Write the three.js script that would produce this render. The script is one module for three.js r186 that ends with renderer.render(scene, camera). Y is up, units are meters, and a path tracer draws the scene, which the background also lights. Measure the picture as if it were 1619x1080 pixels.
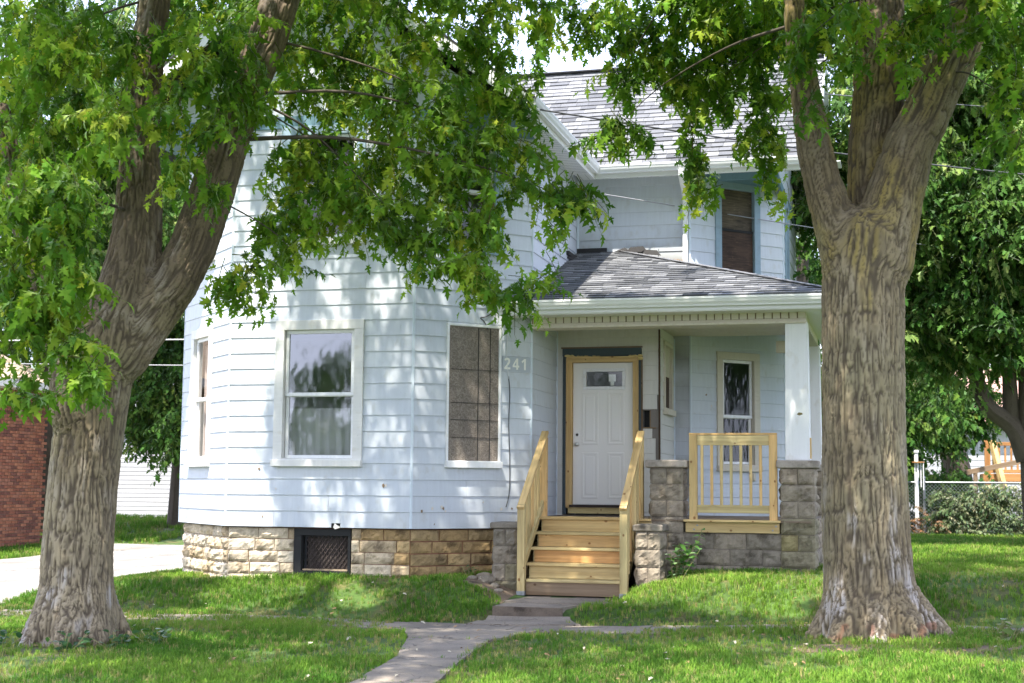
import * as THREE from 'three';
import { RoundedBoxGeometry } from 'three/addons/geometries/RoundedBoxGeometry.js';
import { mergeGeometries } from 'three/addons/utils/BufferGeometryUtils.js';
import { TextGeometry } from 'three/addons/geometries/TextGeometry.js';
import { FontLoader } from 'three/addons/loaders/FontLoader.js';

// ---------------------------------------------------------------- camera, sky, sun, exposure
const scene = new THREE.Scene();
const renderer = new THREE.WebGLRenderer({ antialias: true });
renderer.toneMapping = THREE.LinearToneMapping;
renderer.toneMappingExposure = 3.65;
renderer.shadowMap.enabled = true;
const EYE = new THREE.Vector3(0, 1.36, 0);
const camera = new THREE.PerspectiveCamera(27.02, 1024 / 683, 0.1, 1500);
{
  const yaw = 15 * Math.PI / 180, pitch = Math.atan(230 / 2248), roll = 0.5 * Math.PI / 180;
  camera.position.copy(EYE);
  camera.rotation.order = 'YXZ';
  camera.rotation.set(pitch, yaw, roll);
  camera.focus = 17.5;
  camera.userData.fStop = 2.8;
}
const SUN = new THREE.Vector3(-0.065, 0.90, 0.43).normalize();
const sun = new THREE.DirectionalLight(new THREE.Color(1.0, 0.945, 0.85), 3.6);
sun.shadow.radius = 1.3;
sun.position.copy(SUN).multiplyScalar(60).add(new THREE.Vector3(-4, 0, -17));
sun.target.position.set(-4, 0, -17);
sun.castShadow = true;
sun.shadow.mapSize.set(4096, 4096);
Object.assign(sun.shadow.camera, { left: -30, right: 30, top: 30, bottom: -30, near: 1, far: 140 });
scene.add(sun, sun.target);

// ---------------------------------------------------------------- numbers
function rng(seed) {
  let a = seed >>> 0;
  return () => { a = (a + 0x6D2B79F5) >>> 0; let t = a; t = Math.imul(t ^ (t >>> 15), t | 1); t ^= t + Math.imul(t ^ (t >>> 7), t | 61); return ((t ^ (t >>> 14)) >>> 0) / 4294967296; };
}
const R = rng(20241);
const rr = (a, b, f = R) => a + (b - a) * f();
const clamp = (x, a = 0, b = 1) => Math.min(b, Math.max(a, x));
const lerp = (a, b, t) => a + (b - a) * t;
const smooth = (a, b, x) => { const t = clamp((x - a) / (b - a)); return t * t * (3 - 2 * t); };
function h3(x, y, z) { let h = Math.imul(x, 374761393) ^ Math.imul(y, 668265263) ^ Math.imul(z, 2147483647 - 1013); h = Math.imul(h ^ (h >>> 13), 1274126177); h ^= h >>> 16; h = Math.imul(h, 2246822519); return ((h ^ (h >>> 13)) >>> 0) / 4294967296; }
function vnoise(x, y, z) {                                    // value noise, -1..1
  const xi = Math.floor(x), yi = Math.floor(y), zi = Math.floor(z); let u = x - xi, v = y - yi, w = z - zi;
  u = u * u * (3 - 2 * u); v = v * v * (3 - 2 * v); w = w * w * (3 - 2 * w);
  const a = lerp(lerp(h3(xi, yi, zi), h3(xi + 1, yi, zi), u), lerp(h3(xi, yi + 1, zi), h3(xi + 1, yi + 1, zi), u), v);
  const b = lerp(lerp(h3(xi, yi, zi + 1), h3(xi + 1, yi, zi + 1), u), lerp(h3(xi, yi + 1, zi + 1), h3(xi + 1, yi + 1, zi + 1), u), v);
  return lerp(a, b, w) * 2 - 1;
}
function fbm(x, y, z, o = 4) { let s = 0, a = 0.5, f = 1; for (let i = 0; i < o; i++) { s += a * vnoise(x * f, y * f, z * f + i * 17.3); a *= 0.5; f *= 2.03; } return s; }
function pn(x, y, px, py, seed) {                             // periodic 2D value noise, 0..1
  const xi = Math.floor(x), yi = Math.floor(y); let u = x - xi, v = y - yi; u = u * u * (3 - 2 * u); v = v * v * (3 - 2 * v);
  const m = (i, p) => ((i % p) + p) % p;
  const g = (i, j) => h3(m(i, px), m(j, py), seed);
  return lerp(lerp(g(xi, yi), g(xi + 1, yi), u), lerp(g(xi, yi + 1), g(xi + 1, yi + 1), u), v);
}
function pfbm(u, v, fx, fy, o, seed) { let s = 0, a = 0.5, t = 0; for (let i = 0; i < o; i++) { s += a * pn(u * fx, v * fy, fx, fy, seed + i); t += a; a *= 0.55; fx *= 2; fy *= 2; } return s / t; }

// ---------------------------------------------------------------- sky texture (air and thin cloud only)
{
  const W = 512, H = 256, d = new Float32Array(W * H * 4);
  for (let j = 0; j < H; j++) for (let i = 0; i < W; i++) {
    const el = (j + 0.5) / H * Math.PI - Math.PI / 2, az = (i + 0.5) / W * 2 * Math.PI, s = Math.sin(el);
    const x = Math.cos(el) * Math.cos(az), z = Math.cos(el) * Math.sin(az);
    const k = Math.pow(1 - clamp(s), 2.2);
    let r = lerp(0.30, 0.78, k), g = lerp(0.405, 0.84, k), b = lerp(0.78, 1.02, k);
    if (s > 0) {
      const q = 1 / (s + 0.25), c = smooth(-0.12, 0.3, fbm(x * q * 1.5 + 3, z * q * 1.5, 0.4, 5)) * 0.75;
      r = lerp(r, 1.0, c); g = lerp(g, 1.02, c); b = lerp(b, 1.12, c);
    } else { r = 0.3; g = 0.31; b = 0.29; }
    const o = (j * W + i) * 4; d[o] = r; d[o + 1] = g; d[o + 2] = b; d[o + 3] = 1;
  }
  const t = new THREE.DataTexture(d, W, H, THREE.RGBAFormat, THREE.FloatType);
  t.mapping = THREE.EquirectangularReflectionMapping; t.magFilter = THREE.LinearFilter; t.minFilter = THREE.LinearFilter; t.needsUpdate = true;
  scene.background = t; scene.environment = t;
}

// ---------------------------------------------------------------- object helpers
const used = new Map();
function numbered(n) { const k = used.get(n) ?? 0; used.set(n, k + 1); return k ? n + '_' + String(k).padStart(3, '0') : n; }
function tag(o, label, category, group, kind) { if (label) o.userData.label = label; if (category) o.userData.category = category; if (group) o.userData.group = group; if (kind) o.userData.kind = kind; return o; }
function thing(name, label, category, group) { const o = new THREE.Group(); o.name = numbered(name); tag(o, label, category, group); scene.add(o); return o; }
function mesh(parent, name, geo, mat) { const m = new THREE.Mesh(geo, mat); m.name = parent === scene ? numbered(name) : name; m.castShadow = m.receiveShadow = true; parent.add(m); return m; }
function place(m, x, y, z, ry = 0, rx = 0, rz = 0) { m.position.set(x, y, z); m.rotation.set(rx, ry, rz, 'YXZ'); return m; }
const V = (x, y, z) => new THREE.Vector3(x, y, z);
function geoFrom(pos, idx, uv, col) {
  const g = new THREE.BufferGeometry(); g.setAttribute('position', new THREE.Float32BufferAttribute(pos, 3));
  if (uv) g.setAttribute('uv', new THREE.Float32BufferAttribute(uv, 2));
  if (col) g.setAttribute('color', new THREE.Float32BufferAttribute(col, 3));
  if (idx) g.setIndex(idx); g.computeVertexNormals(); return g;
}
function flat(g) { const n = g.index ? g.toNonIndexed() : g; n.computeVertexNormals(); return n; }
function boxUV(g, ou = 0, ov = 0) {                            // uv in metres; u runs along the longest side
  g = g.index ? g.toNonIndexed() : g; g.computeBoundingBox(); const s = g.boundingBox.getSize(V(0, 0, 0)).toArray();
  const long = s[0] >= s[1] && s[0] >= s[2] ? 0 : s[1] >= s[2] ? 1 : 2;
  const p = g.attributes.position, n = g.attributes.normal, uv = new Float32Array(p.count * 2);
  for (let t = 0; t < p.count; t += 3) {
    const N = [0, 0, 0]; for (let k = 0; k < 3; k++) { N[0] += Math.abs(n.getX(t + k)); N[1] += Math.abs(n.getY(t + k)); N[2] += Math.abs(n.getZ(t + k)); }
    const ax = N[0] > N[1] && N[0] > N[2] ? 0 : N[1] > N[2] ? 1 : 2, o = [0, 1, 2].filter((q) => q !== ax);
    const iu = o.includes(long) ? long : o[0], iv = o.find((q) => q !== iu);
    for (let k = 0; k < 3; k++) { const P = [p.getX(t + k), p.getY(t + k), p.getZ(t + k)]; uv[(t + k) * 2] = P[iu] + ou; uv[(t + k) * 2 + 1] = P[iv] + ov + ax * 0.37; }
  }
  g.setAttribute('uv', new THREE.BufferAttribute(uv, 2)); return g;
}
function wallUV(g) {                                           // upright uv in metres from position and normal
  g = g.index ? g.toNonIndexed() : g; const p = g.attributes.position, n = g.attributes.normal, uv = new Float32Array(p.count * 2);
  for (let i = 0; i < p.count; i++) { const nx = Math.abs(n.getX(i)), ny = Math.abs(n.getY(i)), nz = Math.abs(n.getZ(i)); const x = p.getX(i), y = p.getY(i), z = p.getZ(i);
    if (ny > nx && ny > nz) { uv[i * 2] = x; uv[i * 2 + 1] = z; } else if (nx > nz) { uv[i * 2] = z; uv[i * 2 + 1] = y; } else { uv[i * 2] = x; uv[i * 2 + 1] = y; } }
  g.setAttribute('uv', new THREE.BufferAttribute(uv, 2)); return g;
}
const rb = (w, h, d, r = 0.004) => boxUV(new RoundedBoxGeometry(w, h, d, 1, Math.min(r, w / 2.1, h / 2.1, d / 2.1)), rr(0, 9), rr(0, 9));
const bx = (w, h, d) => boxUV(new THREE.BoxGeometry(w, h, d), rr(0, 9), rr(0, 9));
function bar(a, b, w, h, r = 0.004) {                           // a bar from a to b, w across, h upright
  const A = V(...a), B = V(...b), L = A.distanceTo(B), x = B.clone().sub(A).normalize(); let up = V(0, 1, 0); if (Math.abs(x.y) > 0.95) up = V(0, 0, 1);
  const z = x.clone().cross(up).normalize(), y = z.clone().cross(x);
  const g = rb(L, h, w, r); g.applyMatrix4(new THREE.Matrix4().makeBasis(x, y, z).setPosition(A.add(B).multiplyScalar(0.5))); return g;
}
function rod(a, b, r, seg = 6) { const A = V(...a), B = V(...b), L = A.distanceTo(B); const g = new THREE.CylinderGeometry(r, r, L, seg); g.applyQuaternion(new THREE.Quaternion().setFromUnitVectors(V(0, 1, 0), B.clone().sub(A).normalize())); g.translate((A.x + B.x) / 2, (A.y + B.y) / 2, (A.z + B.z) / 2); return g; }
function tube(pts, r0, r1, seg = 10, rad = 6) {
  const c = new THREE.CatmullRomCurve3(pts.map((p) => Array.isArray(p) ? V(...p) : p)), g = new THREE.TubeGeometry(c, seg, 1, rad, false), p = g.attributes.position, ctr = V(0, 0, 0);
  for (let i = 0; i <= seg; i++) { c.getPointAt(i / seg, ctr); const rd = lerp(r0, r1, i / seg); for (let j = 0; j <= rad; j++) { const k = i * (rad + 1) + j; p.setXYZ(k, ctr.x + (p.getX(k) - ctr.x) * rd, ctr.y + (p.getY(k) - ctr.y) * rd, ctr.z + (p.getZ(k) - ctr.z) * rd); } }
  g.computeVertexNormals(); return g;
}
function merge(list) { return mergeGeometries(list.map((g) => { g = g.index ? g.toNonIndexed() : g; return g; })); }

// ---------------------------------------------------------------- textures and materials
function tex(w, h, fn, size, srgb = true) {                     // fn(u, v) -> linear grey or [r, g, b]
  const d = new Uint8Array(w * h * 4), e = (x) => { x = clamp(x); return srgb ? (x <= 0.0031308 ? x * 12.92 : 1.055 * Math.pow(x, 1 / 2.4) - 0.055) * 255 : x * 255; };
  for (let j = 0; j < h; j++) for (let i = 0; i < w; i++) { let c = fn((i + 0.5) / w, (j + 0.5) / h); if (!Array.isArray(c)) c = [c, c, c]; const o = (j * w + i) * 4; d[o] = e(c[0]); d[o + 1] = e(c[1]); d[o + 2] = e(c[2]); d[o + 3] = 255; }
  const t = new THREE.DataTexture(d, w, h); t.wrapS = t.wrapT = THREE.RepeatWrapping; t.magFilter = THREE.LinearFilter; t.minFilter = THREE.LinearMipmapLinearFilter; t.generateMipmaps = true;
  if (srgb) t.colorSpace = THREE.SRGBColorSpace; t.repeat.set(1 / (Array.isArray(size) ? size[0] : size), 1 / (Array.isArray(size) ? size[1] : size)); t.needsUpdate = true; return t;
}
const rgb = (r, g, b) => new THREE.Color().setRGB(r, g, b);
const std = (o) => new THREE.MeshStandardMaterial({ roughness: 0.8, side: THREE.DoubleSide, ...o });

const T = {};
{
  const knots = []; const kr = rng(77); for (let i = 0; i < 15; i++) knots.push([kr(), kr(), 0.012 + kr() * 0.012]);
  T.wood = tex(1024, 256, (u, v) => {
    let warp = 0, dark = 0;
    for (const [ku, kv, ks] of knots) { let du = Math.abs(u - ku); du = Math.min(du, 1 - du); let dv = v - kv; if (Math.abs(dv) > 0.5) dv -= Math.sign(dv); const q = Math.hypot(du * 1.6, dv * 0.5); warp += 0.05 * Math.exp(-(q * q) / 0.0016) * Math.sign(dv); dark = Math.max(dark, 1 - smooth(ks * 0.35, ks * 0.75, q)); }
    const y = v + warp + 0.02 * pn(u * 3, v * 4, 3, 4, 5);
    const ring = pn(u * 2, y * 26, 2, 26, 9), fine = pn(u * 24, v * 128, 24, 128, 3), big = pfbm(u, v, 2, 3, 3, 31);
    const g = 0.74 + 0.34 * (ring - 0.5) + 0.16 * (fine - 0.5) + 0.34 * (big - 0.5);
    const k = dark * 0.75; return [g * (1 - k * 0.75), g * (0.97 - 0.10 * (1 - ring) - k * 0.85), g * (0.92 - 0.25 * (1 - ring) * 0.8 - k * 0.85)];
  }, [2.4, 0.6]);
  T.paint = tex(512, 512, (u, v) => {
    const streak = pn(u * 64, v * 3, 64, 3, 2), big = pfbm(u, v, 3, 3, 4, 8), spk = pn(u * 128, v * 128, 128, 128, 4);
    let g = 0.93 + 0.06 * (streak - 0.5) + 0.035 * (big - 0.5) - (spk > 0.93 ? 0.10 : 0);
    const d = smooth(0.6, 0.85, pfbm(u, v, 14, 7, 5, 71)) * 0.10; return [g - d * 0.8, g - d, g - d * 1.4];
  }, 1.3);
  T.concrete = tex(512, 512, (u, v) => {
    const a = pfbm(u, v, 4, 4, 5, 11), s = pn(u * 170, v * 170, 170, 170, 6), st = smooth(0.5, 0.75, pfbm(u, v, 3, 3, 4, 91));
    const crack = smooth(0.012, 0.004, Math.abs(pfbm(u, v, 3, 3, 4, 41) - 0.5)) * 0.35;
    const g = 0.72 + 0.34 * (a - 0.5) + 0.22 * (s - 0.5) - st * 0.18 - crack; return [g, g * 0.96, g * 0.90];
  }, 1.5);
  T.stone = tex(512, 512, (u, v) => { const a = pfbm(u, v, 5, 5, 6, 15), s = pn(u * 150, v * 150, 150, 150, 26), q = smooth(0.55, 0.75, pfbm(u, v, 7, 7, 4, 51)); const g = 0.78 + 0.85 * (a - 0.5) + 0.28 * (s - 0.5) - 0.30 * q; return [g, g * (0.97 - 0.03 * q), g * (0.92 - 0.07 * q)]; }, 0.6);
  T.stoneBump = tex(512, 512, (u, v) => pfbm(u, v, 12, 12, 6, 19), 0.6, false);
  T.granule = tex(256, 256, (u, v) => { const s = pn(u * 96, v * 96, 96, 96, 3), a = pfbm(u, v, 4, 4, 4, 13); return 0.8 + 0.35 * (s - 0.5) + 0.25 * (a - 0.5); }, 0.5);
  // strand board: random flakes
  {
    const n = 512, A = new Float32Array(n * n).fill(0.5), q = rng(99);
    for (let k = 0; k < 2600; k++) { const cx = q() * n, cy = q() * n, a = q() * 3.1416, l = 14 + q() * 26, w = 2.5 + q() * 5, v = 0.28 + q() * 0.62, ca = Math.cos(a), sa = Math.sin(a), m = Math.ceil(l);
      for (let y = -m; y <= m; y++) for (let x = -m; x <= m; x++) { const s = x * ca + y * sa, t = -x * sa + y * ca; if (Math.abs(s) < l / 2 && Math.abs(t) < w / 2) A[(((cy + y | 0) + n) % n) * n + (((cx + x | 0) + n) % n)] = v + 0.12 * Math.sin(t * 2 + k); } }
    T.osb = tex(n, n, (u, v) => { const g = A[(v * n | 0) * n + (u * n | 0)], d = pfbm(u, v, 3, 4, 3, 5); const k = (0.12 + 1.0 * g) * (0.7 + 0.55 * d); return [k, k * 0.94, k * 0.87]; }, 0.62);
  }
  T.oldboard = tex(256, 512, (u, v) => { const a = pn(u * 90, v * 8, 90, 8, 3), b = pfbm(u, v, 4, 6, 4, 6), w = pn(u * 60, v * 26, 60, 26, 8); const g = 0.55 + 0.5 * (a - 0.5) + 0.6 * (b - 0.5) + (w > 0.86 ? 0.3 : 0); return [g, g * 0.9, g * 0.8]; }, [0.6, 1.2]);
  T.soil = tex(1024, 1024, (u, v) => { const a = pfbm(u, v, 6, 6, 6, 4), s = pn(u * 220, v * 220, 220, 220, 5), b = smooth(0.52, 0.68, pfbm(u, v, 9, 9, 5, 61)); const g = 0.7 + 0.5 * (a - 0.5) + 0.4 * (s - 0.5); return [g * lerp(0.62, 1.0, b), g * lerp(0.92, 0.8, b), g * lerp(0.34, 0.55, b)]; }, 5);
  T.wave = tex(256, 256, (u, v) => pfbm(u, v, 3, 2, 3, 44) + 0.2 * pn(u * 9, v * 4, 9, 4, 7), [0.9, 0.9], false);
  T.carton = tex(128, 128, (u, v) => 0.85 + 0.25 * (pfbm(u, v, 8, 8, 4, 14) - 0.5), 0.5);
}
const M = {};
M.siding = [[0.61, 0.65, 0.705], [0.62, 0.66, 0.71], [0.60, 0.642, 0.70], [0.63, 0.665, 0.71]].map((c) => std({ color: rgb(...c), map: T.paint, roughness: 0.62, vertexColors: true }));
M.sidingDull = std({ color: rgb(0.55, 0.60, 0.635), map: T.paint, roughness: 0.7 });  // slightly duller blue for the gables and rear wall
M.sheath = std({ color: rgb(0.20, 0.18, 0.16), roughness: 0.95 });
M.cornerTrim = std({ color: rgb(0.60, 0.67, 0.73), roughness: 0.5 });
M.white = std({ color: rgb(0.84, 0.84, 0.84), map: T.paint, roughness: 0.55 });
M.whiteOld = std({ color: rgb(0.76, 0.745, 0.71), map: T.paint, roughness: 0.7 });
M.vinyl = std({ color: rgb(0.80, 0.80, 0.79), roughness: 0.4 });
M.cream = std({ color: rgb(0.72, 0.65, 0.55), map: T.paint, roughness: 0.55 });
M.creamTrim = std({ color: rgb(0.62, 0.565, 0.46), map: T.paint, roughness: 0.7 });
M.teal = std({ color: rgb(0.13, 0.235, 0.285), map: T.paint, roughness: 0.6 });
M.blueTrim = std({ color: rgb(0.27, 0.37, 0.44), map: T.paint, roughness: 0.65 });
M.tealDark = std({ color: rgb(0.06, 0.085, 0.10), map: T.paint, roughness: 0.7 });
M.door = std({ color: rgb(0.80, 0.775, 0.735), roughness: 0.42 });
M.pine = [[0.60, 0.455, 0.215], [0.57, 0.45, 0.22], [0.53, 0.44, 0.225], [0.63, 0.43, 0.19], [0.50, 0.425, 0.215]].map((c) => std({ color: rgb(...c).multiplyScalar(1.22), map: T.wood, roughness: 0.72 }));
M.pineOrange = std({ color: rgb(0.74, 0.43, 0.17), map: T.wood, roughness: 0.7 });
M.pineYellow = std({ color: rgb(0.72, 0.53, 0.25), map: T.wood, roughness: 0.66 });
M.oldPlank = std({ color: rgb(0.26, 0.19, 0.125), map: T.wood, roughness: 0.85 });
M.floorWood = std({ color: rgb(0.22, 0.175, 0.13), map: T.wood, roughness: 0.85 });
M.darkWood = std({ color: rgb(0.10, 0.065, 0.045), map: T.wood, roughness: 0.9 });
M.foam = std({ color: rgb(0.74, 0.58, 0.27), roughness: 0.95 });
M.black = std({ color: rgb(0.018, 0.018, 0.018), roughness: 0.9 });
M.iron = std({ color: rgb(0.022, 0.022, 0.025), roughness: 0.65, metalness: 0.3 });
M.rust = std({ color: rgb(0.05, 0.035, 0.03), roughness: 0.8, metalness: 0.2 });
M.steel = new THREE.MeshStandardMaterial({ color: rgb(0.62, 0.61, 0.59), roughness: 0.28, metalness: 1 });
M.galv = std({ color: rgb(0.30, 0.31, 0.32), roughness: 0.5, metalness: 0.8 });
M.glass = new THREE.MeshPhysicalMaterial({ color: rgb(0.95, 0.97, 0.97), transmission: 1, thickness: 0, roughness: 0.02, ior: 1.5, side: THREE.DoubleSide });
M.glassWavy = new THREE.MeshPhysicalMaterial({ color: rgb(0.85, 0.88, 0.9), transmission: 1, thickness: 0, roughness: 0.04, ior: 2.5, bumpMap: T.wave, bumpScale: 0.0016, side: THREE.DoubleSide });
M.glassFlat = new THREE.MeshPhysicalMaterial({ color: rgb(0.75, 0.78, 0.78), transmission: 1, thickness: 0, roughness: 0.02, ior: 1.5, bumpMap: T.wave, bumpScale: 0.006, side: THREE.DoubleSide });
M.glassDark = new THREE.MeshPhysicalMaterial({ color: rgb(0.03, 0.035, 0.035), roughness: 0.05, ior: 1.6, side: THREE.DoubleSide });
M.osb = std({ color: rgb(0.30, 0.265, 0.235), map: T.osb, roughness: 0.9 });
M.boardBrown = std({ color: rgb(0.105, 0.068, 0.05), map: T.oldboard, roughness: 0.9 });
M.boardGrey = std({ color: rgb(0.16, 0.135, 0.10), map: T.oldboard, roughness: 0.9 });
M.concrete = std({ color: rgb(0.33, 0.285, 0.24), map: T.concrete, roughness: 0.92, bumpMap: T.stoneBump, bumpScale: 0.003 });
M.driveway = std({ color: rgb(0.40, 0.385, 0.36), map: T.concrete, roughness: 0.95 });
M.lime = [[0.58, 0.48, 0.345], [0.63, 0.54, 0.41], [0.52, 0.41, 0.27], [0.66, 0.58, 0.46]].map((c) => std({ color: rgb(...c), map: T.stone, bumpMap: T.stoneBump, bumpScale: 0.008, roughness: 0.93 }));
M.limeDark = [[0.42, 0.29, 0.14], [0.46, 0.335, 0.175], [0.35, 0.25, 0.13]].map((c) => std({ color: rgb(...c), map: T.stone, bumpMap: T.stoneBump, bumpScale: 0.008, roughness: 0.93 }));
M.mortar = std({ color: rgb(0.28, 0.125, 0.08), map: T.stone, roughness: 0.95 });
M.mortarTan = std({ color: rgb(0.44, 0.34, 0.23), map: T.stone, roughness: 0.95 });
M.block = [[0.30, 0.26, 0.205], [0.335, 0.29, 0.23], [0.265, 0.235, 0.19], [0.36, 0.305, 0.24]].map((c) => std({ color: rgb(...c), map: T.stone, bumpMap: T.stoneBump, bumpScale: 0.008, roughness: 0.95 }));
M.blockMoss = [[0.28, 0.24, 0.12], [0.25, 0.225, 0.15]].map((c) => std({ color: rgb(...c), map: T.stone, bumpMap: T.stoneBump, bumpScale: 0.008, roughness: 0.95 }));
M.cap = std({ color: rgb(0.40, 0.36, 0.32), map: T.stone, bumpMap: T.stoneBump, bumpScale: 0.005, roughness: 0.95 });
M.capDark = std({ color: rgb(0.25, 0.225, 0.19), map: T.stone, bumpMap: T.stoneBump, bumpScale: 0.006, roughness: 0.95 });
M.blockMortar = std({ color: rgb(0.25, 0.22, 0.19), map: T.stone, roughness: 0.97 });
M.shingle = std({ color: rgb(1, 1, 1), map: T.granule, vertexColors: true, roughness: 0.95 });
M.tar = std({ color: rgb(0.03, 0.028, 0.027), roughness: 0.9 });
M.bark = std({ vertexColors: true, roughness: 0.95 });
M.barkFar = std({ color: rgb(0.13, 0.105, 0.085), map: T.stone, roughness: 0.95 });
M.twig = std({ color: rgb(0.075, 0.06, 0.045), roughness: 0.9 });
M.brick = [[0.37, 0.145, 0.085], [0.30, 0.11, 0.07], [0.42, 0.175, 0.105], [0.20, 0.08, 0.06], [0.35, 0.15, 0.10]].map((c) => std({ color: rgb(...c), map: T.stone, roughness: 0.9 }));
M.brickMortar = std({ color: rgb(0.30, 0.23, 0.19), map: T.stone, roughness: 0.95 });
M.tanRoof = std({ color: rgb(0.50, 0.385, 0.28), map: T.granule, roughness: 0.95 });
M.grey = std({ color: rgb(0.45, 0.46, 0.47), map: T.paint, roughness: 0.8 });
M.soil = std({ color: rgb(0.12, 0.15, 0.06), map: T.soil, roughness: 1 });
M.cedar = std({ color: rgb(0.50, 0.26, 0.10), map: T.wood, roughness: 0.8 });
M.interior = std({ color: rgb(0.30, 0.28, 0.26), roughness: 0.95 });
const leafMat = (c, tr) => new THREE.MeshPhysicalMaterial({ color: rgb(...c), vertexColors: true, transmission: tr, thickness: 0, roughness: 0.9, ior: 1.3, specularIntensity: 0.5, side: THREE.DoubleSide });
M.leaf = leafMat([1, 1, 1], 0.6);
M.leafFar = leafMat([1, 1, 1], 0.45);
M.grass = leafMat([1, 1, 1], 0.3);
// ---------------------------------------------------------------- terrain
const HX = [[-60, -0.1], [-15, -0.1], [-11, -0.06], [-9.8, 0.10], [-7.4, 0.18], [-6.2, 0.22], [-4.95, 0.23], [-4.6, 0.10], [-4.4, 0.045], [-3.1, 0.045], [-2.95, 0.16], [-2.4, 0.30], [-1, 0.355], [1, 0.40], [60, 0.46]];
const NX = [[-16, -0.28], [-7.8, -0.165], [-4.2, -0.165], [-2, -0.10], [-0.2, -0.005], [6, 0.08]];
function pw(t, x) { for (let i = 1; i < t.length; i++) if (x <= t[i][0]) return lerp(t[i - 1][1], t[i][1], clamp((x - t[i - 1][0]) / (t[i][0] - t[i - 1][0]))); return t[t.length - 1][1]; }
const walkZ = (x) => -14.98 + 0.045 * (x + 4.5);
function G(x, z) {
  const near = pw(NX, x) - 0.014 * clamp(z + 14.5, 0, 6);
  const zs = walkZ(clamp(x, -14, 4)), back = zs - 0.45;
  let house = pw(HX, x);
  const far = smooth(-24, -36, z);
  if (x < -9) house += far * 0.5 * smooth(-9, -12, x);
  const bank = smooth(back, back - 1.35, z);
  let t = bank; if (x > -4.55 && x < -3.0) t = smooth(-15.75, -16.05, z) * 0.72 + 0.28 * smooth(-16, -17, z);
  let y = lerp(near, house, t);
  y += 0.02 * fbm(x * 0.6, 0, z * 0.6, 3) + 0.006 * vnoise(x * 4, 0, z * 4);
  return y;
}
{
  const xs = [], zs = [];
  for (let x = -300; x < -20; x += 35) xs.push(x); for (let x = -20; x <= 9; x += 0.16) xs.push(x); for (let x = 20; x <= 300; x += 35) xs.push(x);
  for (let z = -300; z < -42; z += 30) zs.push(z); for (let z = -42; z < -19; z += 0.5) zs.push(z); for (let z = -19; z < -8; z += 0.12) zs.push(z); for (let z = -8; z <= 40; z += 4) zs.push(z); zs.push(150, 300);
  const pos = [], uv = [], idx = [];
  for (const z of zs) for (const x of xs) { let y = G(x, z); if (z < -17.3 && x > -9.3 && x < -1.2 && z > -26) y -= 0.05; pos.push(x, y, z); uv.push(x, z); }
  const nx = xs.length; for (let j = 0; j < zs.length - 1; j++) for (let i = 0; i < nx - 1; i++) { const a = j * nx + i; idx.push(a, a + nx, a + 1, a + 1, a + nx, a + nx + 1); }
  tag(mesh(scene, 'lawn', geoFrom(pos, idx, uv), M.soil), 'ground of the front yard under the grass', null, null, 'structure');
}
// concrete slabs that follow the ground
function slab(parent, name, quad, lift, mat, n = 8, drop = 0.10) {   // quad: four [x, z] corners in order
  const top = [], pos = [], uv = [], idx = [];
  for (let j = 0; j <= n; j++) for (let i = 0; i <= n; i++) { const u = i / n, v = j / n; const x = lerp(lerp(quad[0][0], quad[1][0], u), lerp(quad[3][0], quad[2][0], u), v), z = lerp(lerp(quad[0][1], quad[1][1], u), lerp(quad[3][1], quad[2][1], u), v); const e = (i === 0 || i === n || j === 0 || j === n) ? -0.006 : 0; top.push([x, (typeof lift === 'function' ? lift(x, z) : G(x, z) + lift) + e, z]); }
  for (const p of top) { pos.push(...p); uv.push(p[0], p[2]); }
  for (let j = 0; j < n; j++) for (let i = 0; i < n; i++) { const a = j * (n + 1) + i; idx.push(a, a + 1, a + n + 1, a + 1, a + n + 2, a + n + 1); }
  const rim = []; for (let i = 0; i < n; i++) rim.push(i); for (let j = 0; j < n; j++) rim.push(j * (n + 1) + n); for (let i = n; i > 0; i--) rim.push(n * (n + 1) + i); for (let j = n; j > 0; j--) rim.push(j * (n + 1));
  for (let k = 0; k < rim.length; k++) { const a = top[rim[k]], b = top[rim[(k + 1) % rim.length]], o = pos.length / 3; pos.push(...a, ...b, b[0], b[1] - drop, b[2], a[0], a[1] - drop, a[2]); uv.push(a[0], a[1], b[0], b[1], b[0], b[1] - drop, a[0], a[1] - drop); idx.push(o, o + 1, o + 2, o, o + 2, o + 3); }
  return mesh(parent, name, geoFrom(pos, idx, uv), mat);
}
const PATHS = [];                                             // quads kept free of grass
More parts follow.
